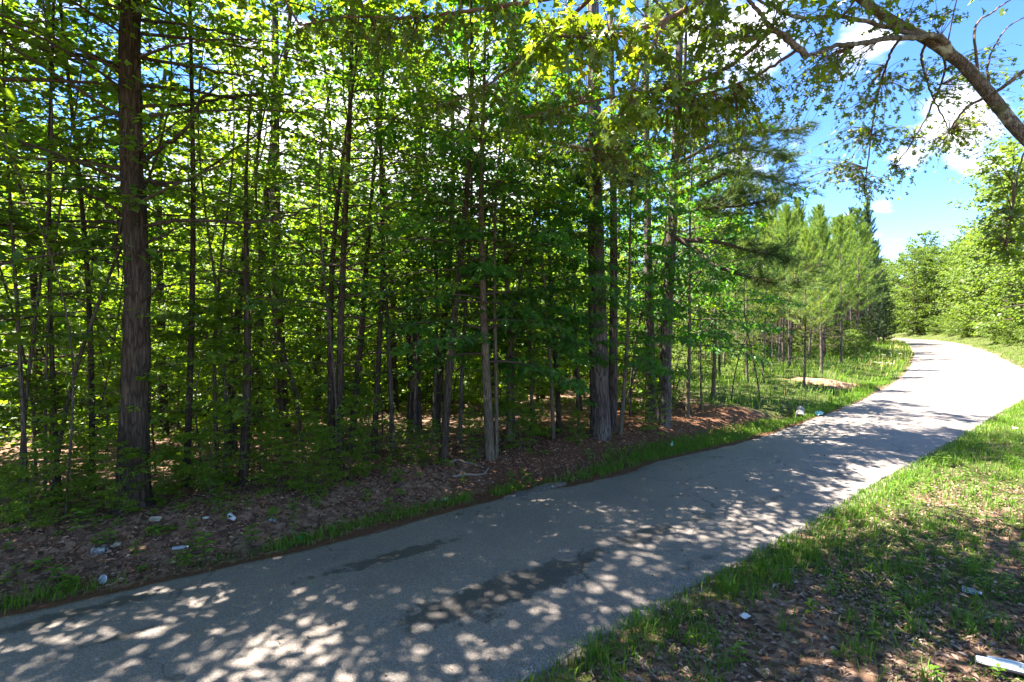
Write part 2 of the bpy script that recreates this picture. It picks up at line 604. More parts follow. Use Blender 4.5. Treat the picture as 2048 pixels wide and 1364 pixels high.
def ground_mat():
    m, nt, out = new_mat('forest_ground')
    geo = nd(nt, 'ShaderNodeNewGeometry')
    pos = geo.outputs['Position']
    n_f = noise(nt, pos, 38, 6, 0.7)
    n_m = noise(nt, pos, 5.0, 5, 0.6)
    n_l = noise(nt, pos, 0.6, 4, 0.6)
    vo = nd(nt, 'ShaderNodeTexVoronoi')
    nt.links.new(pos, vo.inputs['Vector'])
    vo.inputs['Scale'].default_value = 17
    vsep = nd(nt, 'ShaderNodeSeparateColor')
    nt.links.new(vo.outputs['Color'], vsep.inputs[0])
    lit = ramp(nt, mth(nt, 'ADD', mth(nt, 'MULTIPLY', vsep.outputs[0], 0.6), mth(nt, 'MULTIPLY', n_f, 0.4)), [(0.15, (0.055, 0.035, 0.024)), (0.5, (0.155, 0.094, 0.062)), (0.85, (0.29, 0.19, 0.135))])
    red = ramp(nt, n_f, [(0.25, (0.055, 0.026, 0.016)), (0.5, (0.120, 0.058, 0.034)), (0.75, (0.20, 0.110, 0.068))])
    soil = ramp(nt, n_f, [(0.25, (0.030, 0.032, 0.012)), (0.55, (0.060, 0.075, 0.020)), (0.8, (0.14, 0.12, 0.06))])
    grav = ramp(nt, n_f, [(0.3, (0.07, 0.058, 0.05)), (0.55, (0.15, 0.128, 0.113)), (0.75, (0.30, 0.265, 0.24))])
    dirt = ramp(nt, n_f, [(0.25, (0.16, 0.075, 0.04)), (0.6, (0.33, 0.19, 0.12)), (0.8, (0.45, 0.30, 0.22))])
    wob = mth(nt, 'MULTIPLY', mth(nt, 'SUBTRACT', n_m, 0.5), 0.9)

    def mask(name):
        return mrange(nt, mth(nt, 'ADD', attr(nt, name), wob), 0.35, 0.65)
    col = mixc(nt, mask('red'), lit, red)
    col = mixc(nt, mask('green'), col, soil)
    col = mixc(nt, mask('dirt'), col, dirt)
    col = mixc(nt, mask('gravel'), col, grav)
    p = nd(nt, 'ShaderNodeBsdfPrincipled')
    setin(nt, p, 'Base Color', col)
    p.inputs['Roughness'].default_value = 0.95
    p.inputs['Specular IOR Level'].default_value = 0.1
    b = nd(nt, 'ShaderNodeBump')
    b.inputs['Strength'].default_value = 0.9
    b.inputs['Distance'].default_value = 0.03
    nt.links.new(mth(nt, 'ADD', n_f, mth(nt, 'MULTIPLY', vsep.outputs[1], 0.6)), b.inputs['Height'])
    nt.links.new(b.outputs[0], p.inputs['Normal'])
    nt.links.new(p.outputs[0], out.inputs['Surface'])
    return m


def road_mat():
    m, nt, out = new_mat('chip_seal_asphalt')
    geo = nd(nt, 'ShaderNodeNewGeometry')
    pos = geo.outputs['Position']
    vo = nd(nt, 'ShaderNodeTexVoronoi')
    nt.links.new(pos, vo.inputs['Vector'])
    vo.inputs['Scale'].default_value = 120
    sp = nd(nt, 'ShaderNodeSeparateColor')
    nt.links.new(vo.outputs['Color'], sp.inputs[0])
    n1 = noise(nt, pos, 60, 6, 0.7)
    n2 = noise(nt, pos, 0.8, 5, 0.6)
    n3 = noise(nt, pos, 7, 8, 0.75)
    chips = mth(nt, 'ADD', mth(nt, 'MULTIPLY', sp.outputs[0], 0.45), mth(nt, 'MULTIPLY', n1, 0.55))
    col = ramp(nt, chips, [(0.1, (0.080, 0.067, 0.057)), (0.5, (0.158, 0.137, 0.120)), (0.9, (0.30, 0.268, 0.240))])
    col = mixc(nt, 1.0, col, ramp(nt, n2, [(0.3, (0.82, 0.82, 0.84)), (0.7, (1.12, 1.08, 1.04))]), 'MULTIPLY')
    # tar bleeding through, worn pale gravel at the edge
    st = mth(nt, 'ADD', attr(nt, 'stain'), mth(nt, 'MULTIPLY', mth(nt, 'SUBTRACT', n3, 0.5), 1.9))
    tar = ramp(nt, chips, [(0.1, (0.030, 0.028, 0.028)), (0.6, (0.055, 0.050, 0.047)), (0.95, (0.13, 0.115, 0.105))])
    smask = mrange(nt, st, 0.42, 0.60)
    col = mixc(nt, mth(nt, 'MULTIPLY', smask, 0.85), col, tar)
    # hairline cracks
    wv = nd(nt, 'ShaderNodeTexVoronoi', feature='DISTANCE_TO_EDGE')
    wp = nd(nt, 'ShaderNodeVectorMath', operation='ADD')
    nt.links.new(pos, wp.inputs[0])
    nc_ = nd(nt, 'ShaderNodeTexNoise')
    nt.links.new(pos, nc_.inputs['Vector'])
    nc_.inputs['Scale'].default_value = 2.5
    nc_.inputs['Detail'].default_value = 5
    nt.links.new(nc_.outputs['Color'], wp.inputs[1])
    nt.links.new(wp.outputs[0], wv.inputs['Vector'])
    wv.inputs['Scale'].default_value = 0.55
    crk = mth(nt, 'MULTIPLY', mrange(nt, wv.outputs['Distance'], 0.012, 0.004), mrange(nt, noise(nt, pos, 0.5, 2), 0.48, 0.56))
    col = mixc(nt, mth(nt, 'MULTIPLY', crk, 0.7), col, (0.03, 0.027, 0.025))
    ed = mth(nt, 'ADD', attr(nt, 'edge'), mth(nt, 'MULTIPLY', mth(nt, 'SUBTRACT', n3, 0.5), 0.9))
    peb = ramp(nt, chips, [(0.1, (0.055, 0.047, 0.042)), (0.5, (0.145, 0.125, 0.112)), (0.9, (0.32, 0.285, 0.26))])
    col = mixc(nt, mrange(nt, ed, 0.45, 0.7), col, peb)
    p = nd(nt, 'ShaderNodeBsdfPrincipled')
    setin(nt, p, 'Base Color', col)
    setin(nt, p, 'Roughness', mrange(nt, smask, 0, 1, 0.72, 0.55))
    p.inputs['Specular IOR Level'].default_value = 0.4
    b = nd(nt, 'ShaderNodeBump')
    b.inputs['Strength'].default_value = 0.55
    b.inputs['Distance'].default_value = 0.006
    nt.links.new(chips, b.inputs['Height'])
    nt.links.new(b.outputs[0], p.inputs['Normal'])
    nt.links.new(p.outputs[0], out.inputs['Surface'])
    return m


M_ground = ground_mat()
M_road = road_mat()

# ------------------------------------------------------------------ ground sheet


def axis(lo, hi, a, b, fine, g):
    mid = list(np.arange(a, b, fine))
    s, x, up = fine, mid[-1], []
    while x < hi:
        s *= g
        x += s
        up.append(x)
    s, x, dn = fine, a, []
    while x > lo:
        s *= g
        x -= s
        dn.append(x)
    return np.array(dn[::-1] + mid + up)


gx = axis(-420, 480, -8, 14, 0.10, 1.045)
gy = axis(-60, 620, 2.2, 15.5, 0.10, 1.045)
GX, GY = np.meshgrid(gx, gy, indexing='ij')
fx_, fy_ = GX.ravel(), GY.ravel()
gz = height(fx_, fy_)
g_dl, g_dr = dleft(fx_, fy_), dright(fx_, fy_)
V = np.stack([fx_, fy_, gz], -1)
ni, nj = GX.shape
I = (np.arange(ni - 1)[:, None] * nj + np.arange(nj - 1)[None]).ravel()
Q = np.stack([I, I + nj, I + nj + 1, I + 1], -1)
mb = MB()
mb.add(V, Q, 0, 0.5, True)
me = mb.mesh('ground', [M_ground])


def add_attr(me, name, val):
    a = me.attributes.new(name, 'FLOAT', 'POINT')
    a.data.foreach_set('value', np.asarray(val, np.float32))


def meadow(x, y):
    """1 where the open grassy strip and the pine plantation are"""
    return sstep(-1.0, 1.5, y - (15.0 + 0.0 * x)) * sstep(4.0, 7.5, x - 0.10 * (y - 15))


g_far = sstep(14.5, 18.5, fy_)
n_ = fbm(fx_, fy_, 0.7, 21)
mdw = meadow(fx_, fy_)
green = np.where(g_dl > 0, mdw * sstep(0, .2, g_dl) * 0.9 + 0.55 * np.exp(-((g_dl - 0.35) / 0.25)**2) * (n_ > .45), 0)
green = np.maximum(green, np.where(g_dl > 0, .8 * sstep(7, 10, g_dl) * sstep(4, -2, fx_) * sstep(.3, .5, n_), 0))
green = np.where(g_dr > 0, np.maximum(.75 * sstep(.50, .62, fbm(fx_, fy_, 1.1, 23)), 0.85 * np.maximum(g_far, sstep(7.5, 11, fx_ + 0.3 * fy_))) + 0.5 * np.exp(-((g_dr - 0.3) / 0.35)**2) * (n_ > .4), green)
red = np.where(g_dl > 0, np.maximum(0.9 * np.exp(-((g_dl - 0.06) / 0.22)**2), 0.85 * sstep(-4.5, 2.0, fx_) * (1 - mdw) * sstep(5.5, 3.0, g_dl)), 0.0)
ddx = np.hypot((fx_ - DIRT[0]) / 2.0, (fy_ - DIRT[1]) / 1.1)
dirt = np.exp(-ddx**2) * 1.0
dirt = np.maximum(dirt, np.where(g_dr > 0, g_far * 0.45 * np.exp(-((g_dr - 0.4) / 0.4)**2), 0))
gravel = np.where(g_dr > 0, 0.9 * np.exp(-(g_dr / 0.16)**2), 0) + np.where(g_dl > 0, 0.25 * np.exp(-(g_dl / 0.12)**2), 0)
for nm, v in (('green', green), ('red', red), ('dirt', dirt), ('gravel', gravel)):
    add_attr(me, nm, v)
link('ground', me, kind='structure', label='brown leaf littered ground with grassy verges either side of the road')

# ------------------------------------------------------------------ road
nS = 1400


def resample(poly, n):
    d = np.concatenate([[0], np.cumsum(np.linalg.norm(np.diff(poly, axis=0), axis=1))])
    # denser near the camera
    w = 1.0 / (1.0 + 0.16 * np.linalg.norm(poly - np.array([2.0, 5.0]), axis=1))
    c = np.concatenate([[0], np.cumsum(np.diff(d) * 0.5 * (w[1:] + w[:-1]))])
    u = np.linspace(0, c[-1], n)
    return np.stack([np.interp(u, c, poly[:, 0]), np.interp(u, c, poly[:, 1])], -1)


mid = 0.5 * (resample(L_edge, 600) + resample(R_edge, 600))
mid = resample(mid, nS)
tn = norm(np.gradient(mid, axis=0))


def foot(poly, m):
    d2 = ((m[:, None] - poly[None])**2).sum(2)
    return poly[d2.argmin(1)]


def sm1(p, k=9):
    q = p.copy()
    ker = np.ones(k) / k
    for c in range(2):
        q[:, c] = np.convolve(np.pad(p[:, c], k // 2, mode='edge'), ker, 'valid')
    return q


Lr, Rr = sm1(foot(L_edge, mid), 15), sm1(foot(R_edge, mid), 15)
sl = np.concatenate([[0], np.cumsum(np.linalg.norm(np.diff(mid, axis=0), axis=1))])
nrm = np.stack([-tn[:, 1], tn[:, 0]], -1)
Lr = Lr + nrm * ((fbm(sl, sl * 0, 1.1, 31) - 0.5) * 0.22 + (fbm(sl, sl * 0, 5, 33) - 0.5) * 0.07)[:, None]
Rr = Rr + nrm * ((fbm(sl, sl * 0, 0.9, 41) - 0.5) * 0.22 + (fbm(sl, sl * 0, 5, 43) - 0.5) * 0.08)[:, None]
cols = np.concatenate([[0, 0.004], np.linspace(0.02, 0.98, 38), [0.996, 1]])
nc = len(cols)
xy = Lr[:, None] * (1 - cols[None, :, None]) + Rr[:, None] * cols[None, :, None]
zz = 0.012 + 0.05 * (1 - (2 * cols - 1)**2)[None] + 0.012 * (fbm(xy[..., 0].ravel(), xy[..., 1].ravel(), 0.8, 51) - 0.5).reshape(nS, nc)
zz[:, 0] = zz[:, -1] = -0.13
V = np.concatenate([xy, zz[..., None]], -1).reshape(-1, 3)
I = (np.arange(nS - 1)[:, None] * nc + np.arange(nc - 1)[None]).ravel()
Q = np.stack([I, I + 1, I + nc + 1, I + nc], -1)
mb = MB()
mb.add(V, Q, 0, 0.5, True)
me = mb.mesh('road', [M_road])
stain = np.zeros(len(V))
for (px, py, a, b, k) in ((1010, 1192, .95, .22, 1.0), (930, 1215, .7, .14, .95), (1090, 1160, .7, .18, .95), (1180, 1120, .6, .12, .7), (1290, 1080, .6, .16, .75), (1400, 1045, .5, .10, .6), (790, 1120, .8, .13, .9), (690, 1150, .5, .08, .7),
                         (150, 1232, .75, .12, .9), (60, 1260, .4, .09, .7), (220, 1292, .5, .06, .7), (1540, 1005, .6, .12, .6), (1600, 960, .8, .12, .5), (980, 1250, .25, .05, .6), (1400, 1130, .9, .1, .6), (1250, 1230, .6, .08, .55), (620, 1085, 1.2, .05, .6), (1350, 925, 2.5, .09, .55), (900, 1020, 1.5, .06, .6)):
    x, y = flat(px, py)
    th = math.atan2(0.70, 1.0)
    dx, dy = V[:, 0] - x, V[:, 1] - y
    u, v = dx * math.cos(th) + dy * math.sin(th), -dx * math.sin(th) + dy * math.cos(th)
    stain = np.maximum(stain, k * np.exp(-((u / a)**2 + (v / b)**2) * 0.6))
edge = np.maximum(sstep(0.86, 1.0, np.tile(cols, nS)), 0.55 * sstep(0.06, 0.0, np.tile(cols, nS)))
add_attr(me, 'stain', stain)
add_attr(me, 'edge', edge)
link('road', me, kind='structure', label='narrow grey chip seal country road with dark tar stains curving away')

# ------------------------------------------------------------------ trees


def broadleaf(rng, H, r0, lo, spread, B, Mt, Ql, leafL, tpl, lean=(0, 0), sides=8, bend=0.25, mat_leaf=0, hang=0.0, up=0.35, wob=0.12, gap=0.0, hi=1.0, lw=0.85, flare=0.25, tint0=0.5, jit=0.45, taper=0.55, zj=0.28, ej=0.18):
    """trunk and crown of a broadleaved tree, its base at the origin"""
    n = 26
    t = np.linspace(0, 1, n)
    ph = rng.uniform(0, 6.28, 4)
    px = lean[0] * t + wob * (np.sin(t * 5 + ph[0]) - np.sin(ph[0])) * t * bend * 4
    py = lean[1] * t + wob * (np.sin(t * 4.3 + ph[1]) - np.sin(ph[1])) * t * bend * 4
    path = np.stack([px, py, t * H - 0.12], -1)
    rad = r0 * (1 - 0.86 * t**1.1) * (1 + flare * np.exp(-t * H / 0.22))
    trunk = MB()
    V, Q = tube(path, rad, sides)
    trunk.add(V, Q, 0, 0.5, True)
    crown = MB()
    u = (np.arange(B) + rng.uniform(0, 1, B)) / B
    hb = (lo + (hi - lo) * u)
    P0 = np.stack([np.interp(hb, t, path[:, k]) for k in range(3)], -1)
    az = np.arange(B) * 2.39996 + rng.uniform(-.5, .5, B)
    Lb = spread * (0.50 + 0.5 * np.sin(PI * np.clip(u * 0.95 + 0.12, 0, 1))) * rng.uniform(.6, 1.15, B) * (1 - taper * u**4)
    el = up * (0.5 + u) + rng.uniform(-ej, ej, B)
    dirh = np.stack([np.cos(az), np.sin(az), np.zeros(B)], -1)
    droop = (0.30 + hang) * rng.uniform(.5, 1.3, B)
    ns = 5
    s = np.linspace(0, 1, ns)
    side = np.stack([-np.sin(az), np.cos(az), np.zeros(B)], -1)
    cur = rng.uniform(-.25, .25, B)

    def bp(tt):
        """points on the branches at parameter tt (B, k)"""
        q = P0[:, None] + dirh[:, None] * (Lb[:, None] * tt)[..., None] + side[:, None] * (cur[:, None] * Lb[:, None] * tt**2)[..., None]
        q[..., 2] += Lb[:, None] * (np.sin(el)[:, None] * tt - droop[:, None] * tt**2 * 0.6)
        return q
    bpts = bp(np.broadcast_to(s, (B, ns)))
    rb = np.maximum(0.004, np.interp(hb, t, rad) * 0.34)
    for i in range(B):
        V, Q = tube(bpts[i], rb[i] * (1 - 0.85 * s) + 0.002, 4)
        crown.add(V, Q, 0, 0.5, True)
    # twigs
    tt = np.clip((np.arange(Mt)[None] + rng.uniform(0.1, .9, (B, Mt))) / Mt, 0, 1)
    tt = 0.18 + 0.84 * tt
    tp = bp(np.minimum(tt, 1.0))
    sg = np.where((np.arange(Mt)[None] + np.arange(B)[:, None]) % 2 == 0, 1.0, -1.0)
    ang = sg * rng.uniform(.45, 1.2, (B, Mt))
    ca, sa = np.cos(ang)[..., None], np.sin(ang)[..., None]
    td = dirh[:, None] * ca + side[:, None] * sa
    td[..., 2] += rng.uniform(-zj, zj, (B, Mt)) - hang * 0.5
    td = norm(td)
    tl = Lb[:, None] * rng.uniform(.18, .42, (B, Mt)) * (1.15 - 0.6 * tt)
    keep = rng.uniform(0, 1, (B, Mt)) > gap
    tp, td, tl = tp[keep], td[keep], tl[keep]
    nt_ = len(tp)
    a = norm(np.cross(td, np.array([0.2, 0.1, 1.0])))
    b = np.cross(td, a)
    r = 0.0035
    Vt = np.stack([tp + r * a, tp - .5 * r * a + .87 * r * b, tp - .5 * r * a - .87 * r * b, tp + td * tl[:, None]], 1)
    Tt = np.array([(0, 1, 3), (1, 2, 3), (2, 0, 3)])[None] + (np.arange(nt_) * 4)[:, None, None]
    crown.add(Vt, Tt.reshape(-1, 3), 0, 0.5)
    # leaves
    q = (np.arange(Ql)[None] + rng.uniform(0, 1, (nt_, Ql))) / Ql
    q = 0.12 + 0.93 * q
    lp = tp[:, None] + td[:, None] * (tl[:, None] * q)[..., None]
    sgn = np.where(np.arange(Ql)[None] % 2 == 0, 1.0, -1.0) * np.ones((nt_, 1))
    sd = norm(np.cross(td, np.array([0, 0, 1.0])))
    ld = td[:, None] * rng.uniform(.3, 1.0, (nt_, Ql))[..., None] + sd[:, None] * (sgn * rng.uniform(.3, 1.1, (nt_, Ql)))[..., None]
    ld[..., 2] -= rng.uniform(0.0, .55, (nt_, Ql)) + hang
    ld = norm(ld)
    lp = lp + ld * (leafL * 0.35) + rng.normal(0, leafL * 0.3, lp.shape)
    nn = np.zeros_like(ld)
    nn[..., 2] = 1
    nn += rng.normal(0, jit, nn.shape)
    LL = leafL * rng.uniform(.6, 1.25, (nt_, Ql))
    V, T = leaf_geo(lp.reshape(-1, 3), ld.reshape(-1, 3), nn.reshape(-1, 3), LL.ravel(), LL.ravel() * lw, tpl)
    tint = np.clip(tint0 + rng.normal(0, .2, nt_ * Ql), 0, 1)
    crown.add(V, T, 1, np.repeat(tint, len(tpl[0])))
    return trunk, crown


def needles(rng, P, D, n, Ln, W, spread=0.9, up=0.25):
    """bursts of needles at P pointing along D"""
    k = len(P)
    d = D[:, None] + rng.normal(0, spread * 0.6, (k, n, 3))
    d[..., 2] += up
    d = norm(d)
    st = P[:, None] - D[:, None] * (rng.uniform(0, .8, (k, n)) * Ln)[..., None]
    a = norm(np.cross(d, rng.normal(0, 1, (k, n, 3))))
    L = Ln * rng.uniform(.65, 1.15, (k, n))[..., None]
    V = np.stack([st + a * W * .5, st - a * W * .5, st + d * L], 2)
    T = np.arange(k * n * 3).reshape(-1, 3)
    return V.reshape(-1, 3), T


def pine(rng, H, r0, lo, spread, B, K, nn, Ln, W, lean=(0, 0), dead=14, top=0.15, tint0=0.5, el0=0.45, sides=8):
    n = 24
    t = np.linspace(0, 1, n)
    path = np.stack([lean[0] * t + .05 * np.sin(t * 6 + rng.uniform(0, 6)), lean[1] * t + .05 * np.sin(t * 5 + rng.uniform(0, 6)), t * H - .1], -1)
    path[:, :2] -= path[0, :2]
    rad = r0 * (1 - .9 * t) + 0.008
    rad *= 1 + .25 * np.exp(-t * H / .25)
    trunk, crown = MB(), MB()
    V, Q = tube(path, rad, sides)
    trunk.add(V, Q, 0, .5, True)
    for i in range(dead):           # bare dead branches below the crown
        h = rng.uniform(0.14, lo + 0.05)
        p0 = np.array([np.interp(h, t, path[:, k]) for k in range(3)])
        az, L = rng.uniform(0, 6.28), spread * rng.uniform(.25, .8)
        s = np.linspace(0, 1, 4)[:, None]
        p = p0 + s * L * np.array([math.cos(az), math.sin(az), rng.uniform(-.2, .35)]) + s**2 * np.array([rng.uniform(-.2, .2), rng.uniform(-.2, .2), rng.uniform(-.25, .1)]) * L
        V, Q = tube(p, .011 * (1 - .7 * s[:, 0]), 3)
        crown.add(V, Q, 0, .5, True)
        for _ in range(2):
            q0 = p[rng.randint(1, 3)]
            d = norm(np.array([math.cos(az + rng.uniform(-1, 1)), math.sin(az + rng.uniform(-1, 1)), rng.uniform(-.2, .4)]))
            V, Q = tube(np.array([q0, q0 + d * L * .25, q0 + d * L * .45]), [.006, .004, .002], 3)
            crown.add(V, Q, 0, .5, True)
    u = (np.arange(B) + rng.uniform(0, 1, B)) / B
    u = np.sort(u)
    h = lo + (0.985 - lo) * u
    P0 = np.stack([np.interp(h, t, path[:, k]) for k in range(3)], -1)
    az = np.arange(B) * 2.39996 + rng.uniform(-.6, .6, B)
    Lb = spread * (1 - u)**0.75 * rng.uniform(.65, 1.15, B) * (0.6 + 0.4 * sstep(0, .25, u)) + top * 2
    el = el0 + .75 * u + rng.uniform(-.2, .2, B)
    d0 = np.stack([np.cos(az) * np.cos(el), np.sin(az) * np.cos(el), np.sin(el)], -1)
    sag = rng.uniform(.05, .30, B) * (1 - u)

    def bp(s):
        q = P0[:, None] + d0[:, None] * (Lb[:, None] * s)[..., None]
        q[..., 2] += Lb[:, None] * (-sag[:, None] * np.sin(PI * np.minimum(s, 1) * .7) * .6 + .16 * s**3)
        return q
    s = np.linspace(0, 1, 4)
    bb = bp(np.broadcast_to(s, (B, 4)))
    for i in range(B):
        V, Q = tube(bb[i], (.006 + .014 * (1 - u[i])) * (1 - .75 * s) + .002, 3)
        crown.add(V, Q, 0, .5, True)
    ss = 0.22 + .80 * (np.arange(K)[None] + rng.uniform(0, 1, (B, K))) / K
    tp = bp(ss)
    sd = norm(np.cross(d0, [0, 0, 1.0]))
    off = rng.uniform(-.30, .30, (B, K)) * Lb[:, None] * (1.1 - ss)
    tp = tp + sd[:, None] * off[..., None]
    tp[..., 2] += rng.uniform(-.06, .12, (B, K)) * Lb[:, None] * .8
    td = norm(d0[:, None] * .8 + sd[:, None] * np.sign(off)[..., None] * rng.uniform(.2, .8, (B, K, 1)) + np.array([0, 0, .35]))
    # leader
    lead = np.stack([np.interp(np.linspace(.94, 1.0, 8), t, path[:, k]) for k in range(3)], -1)
    TP = np.vstack([tp.reshape(-1, 3), lead])
    TD = np.vstack([td.reshape(-1, 3), np.tile([0, 0, 1.0], (8, 1))])
    V, T = needles(rng, TP, TD, nn, Ln, W)
    tint = np.clip(tint0 + rng.normal(0, .18, len(TP)) + .15 * (np.concatenate([np.repeat(u, K), np.ones(8)]) - .5) * -1, 0, 1)
    crown.add(V, T, 1, np.repeat(tint, nn * 3))
    return trunk, crown


def trunk_ridged(path, rad, sides, amp, kz, rng, flare=0.0):
    th_n = rng.uniform(0, 50)

    def ridge(th, i):
        z = i * kz
        a = np.cos(th) * 3.1 + 7
        b = np.sin(th) * 3.1 + 7
        n1 = vnoise(a * 2.4 + th_n + 0 * z, b * 2.4 + z * .9, 1.0, 3)
        n2 = vnoise(a * 6.0 + th_n + 0 * z, b * 6.0 + z * 2.7, 1.0, 8)
        return 1 + amp * ((n1 - .5) * 1.5 + (n2 - .5) * .9)
    return tube(path, rad, sides, ridge)


rngs = np.random.RandomState(5)


def resolve(px, py, ptx, pty):
    b = gpt(px, py)
    t = at(ptx, pty, b[1])
    return b, t


# the stems one can pick out along the front of the wood: base pixel, a higher pixel on the stem, width in pixels, form, label
FRONT = [
    (38, 1028, 48, 560, 11, 'sap', 'thin dark twin stem leaning at the far left edge of the wood'),
    (56, 1030, 50, 700, 12, 'sap', 'crooked dark stem crossing its thinner twin at the far left edge'),
    (90, 1008, 100, 520, 8, 'sap', 'very thin pale brown stem left of the dark bent stem'),
    (120, 1003, 100, 500, 12, 'mid', 'dark bent slender tree, third stem left of the huge rough trunk'),
    (184, 980, 178, 430, 14, 'mid', 'slender dark tree with a kink just left of the huge rough trunk'),
    (372, 972, 388, 180, 15, 'mid', 'straight slender tree just right of the huge rough trunk'),
    (437, 955, 418, 480, 10, 'sap', 'thin tree leaning left beside a thinner leaning stem'),
    (450, 955, 460, 480, 8, 'sap', 'very thin stem rising beside the left leaning tree'),
    (485, 972, 518, 235, 21, 'snag', 'reddish brown bare pole like trunk leaning right with a broken top'),
    (566, 865, 552, 250, 27, 'pine', 'thick shaded pine trunk standing back in the wood behind the saplings'),
    (665, 938, 662, 300, 15, 'mid', 'leafy dark stem on the left of a close pair of trunks'),
    (680, 940, 676, 250, 17, 'mid', 'dark trunk on the right of a close pair above the leaf covered shrubs'),
    (748, 912, 760, 260, 13, 'mid', 'smooth grey tree with a swept base left of the middle of the wood'),
    (785, 905, 776, 270, 11, 'sap', 'thin wavy tree right of the smooth grey swept one'),
    (820, 866, 822, 420, 12, 'mid', 'slim dark trunk touching a thicker one deeper in the wood'),
    (834, 862, 832, 420, 18, 'pine', 'black shaded trunk behind the thin wavy tree'),
    (868, 884, 862, 300, 9, 'sap', 'thin forked stem left of the straight reddish brown tree'),
    (886, 924, 916, 285, 17, 'mid', 'straight reddish brown tree leaning slightly right at the top'),
    (920, 890, 924, 400, 9, 'sap', 'thin dark pole right of the straight reddish brown tree'),
    (980, 917, 972, 560, 19, 'lush', 'pale trunk wrapped in thick leafy growth at the edge of the bank'),
    (992, 915, 1000, 560, 9, 'sap', 'pale thin stem touching the leaf wrapped trunk'),
    (1018, 880, 1026, 460, 14, 'lush', 'dark leaning tree under broad low leaves right of the wrapped trunk'),
    (1062, 872, 1072, 560, 7, 'sap', 'thin upright stem between the leaf wrapped trunk and the big pines'),
    (1107, 878, 1098, 620, 8, 'lush', 'short pale stem left of the big pine with large low hanging leaves'),
    (1119, 866, 1106, 320, 11, 'mid', 'dark slender tree left of the big grey pine'),
    (1157, 850, 1150, 560, 6, 'sap', 'very thin stem in the shade just left of the big grey pine'),
    (1240, 868, 1262, 500, 10, 'lush', 'pale smooth young tree right of the big grey pine'),
    (1224, 862, 1224, 280, 18, 'pine', 'narrower pine trunk standing behind the big grey pine'),
    (1374, 836, 1380, 560, 9, 'lush', 'low leafy tree filling the gap right of the pale grey pine'),
    (1425, 800, 1432, 560, 9, 'lush', 'low leafy tree at the edge of the grass below the drooping boughs'),
    (1302, 842, 1300, 250, 20, 'pine', 'dark pine trunk on the left of the pair near the end of the wood'),
]

CROWN_MATS = [M_twig, M_wood_leaf]
for k, (px, py, tx, ty, w, form, label) in enumerate(FRONT):
    rng = np.random.RandomState(100 + k)
    b, tp = resolve(px, py, tx, ty)
    r0 = w / F * b[1] * 0.5 * math.cos(math.atan2(b[0], b[1]))
    slope = (tp[0] - b[0]) / max(1.0, tp[2] - b[2])
    name = {'sap': 'sapling', 'mid': 'forest_tree', 'lush': 'forest_tree', 'snag': 'bare_tree', 'pine': 'pine_tree'}[form]
    cat = {'sap': 'sapling', 'snag': 'tree', 'pine': 'pine tree'}.get(form, 'tree')
    grp = {'sap': 'thin saplings along the edge of the wood', 'pine': 'pines at the edge of the wood'}.get(form, 'slender trees along the edge of the wood')
    root = thing(name, label, cat, b, grp)
    if form == 'sap':
        H = rng.uniform(7.5, 10.5)
        tr, cr = broadleaf(rng, H, r0, .25, rng.uniform(1.3, 1.9), 36, 10, 9, .095, KITE, (slope * H, rng.uniform(-.3, .3)), 7, .3, wob=.22, gap=.35, flare=.15, tint0=.45)
        mats, bark = CROWN_MATS, M_bark_pale if 'pale' in label else M_bark_thin
    elif form == 'mid':
        H = rng.uniform(12.5, 14) if px < 500 else rng.uniform(9.5, 12)
        tr, cr = broadleaf(rng, H, r0, .27, rng.uniform(2.0, 2.7), 46, 11, 10, .105, KITE, (slope * H, rng.uniform(-.4, .4)), 9, .35, gap=.22 if px < 500 else .35, flare=.45, hi=1.0 if px < 500 else .84, wob=.2)
        mats, bark = ([M_twig, M_cool_leaf] if k % 3 == 1 else CROWN_MATS), M_bark
    elif form == 'lush':
        H = rng.uniform(7, 9)
        tr, cr = broadleaf(rng, H, r0, .22, 2.3, 46, 12, 10, .13, KITE, (slope * H, -.5), 8, .3, hang=.25, gap=.08, tint0=.45, flare=.2, jit=.3)
        mats, bark = [M_twig, M_dark_leaf], M_bark_pale
    elif form == 'snag':
        H = tp[2] - b[2] + .5
        tr, cr = broadleaf(rng, H, r0, .45, .8, 9, 5, 5, .08, KITE, (slope * H, 0), 10, .2, gap=.4, flare=.2)
        mats, bark = CROWN_MATS, M_bark
    else:
        H = rng.uniform(15, 17)
        tr, cr = pine(rng, H, r0, .62, 2.6, 34, 9, 22, .19, .010, (slope * H, 0), 16, tint0=.35, el0=.15, sides=12)
        mats, bark = [M_twig, M_pine_dark], M_bark_pine
    link('trunk', tr.mesh('trunk', [bark]), root)
    link('crown', cr.mesh('crown', mats), root)

# ---- the huge rough-barked tree at the left
b = gpt(266, 1014)
BIG = thing('rough_barked_tree', 'huge rough barked tree with long bare side branches at left', 'tree', b)
D0 = b[1]
rng = np.random.RandomState(77)
zs = np.concatenate([np.linspace(-.1, 8, 150), np.linspace(8.3, 16, 20)])
xt = np.array([at(p, q, D0)[0] for p, q in ((266, 1014), (264, 800), (270, 560), (264, 300), (264, 130), (268, 0))])
zt = np.array([at(p, q, D0)[2] for p, q in ((266, 1014), (264, 800), (270, 560), (264, 300), (264, 130), (268, 0))])
xs = np.interp(zs, zt - b[2], xt - b[0])
xs = np.where(zs > 7, xs[150] if len(xs) > 150 else xs[-1], xs)
path = np.stack([xs, 0.05 * np.sin(zs * .7), zs], -1)
rad = np.interp(zs, [0, .5, 1.5, 4.5, 7, 16], [.19, .17, .155, .13, .105, .03]) * (1 + .25 * np.exp(-np.clip(zs, 0, 9) / .25))
tm = MB()
V, Q = trunk_ridged(path, rad, 56, .15, .11, rng)
tm.add(V, Q, 0, .5, True)
link('trunk', tm.mesh('trunk', [M_bark]), BIG)
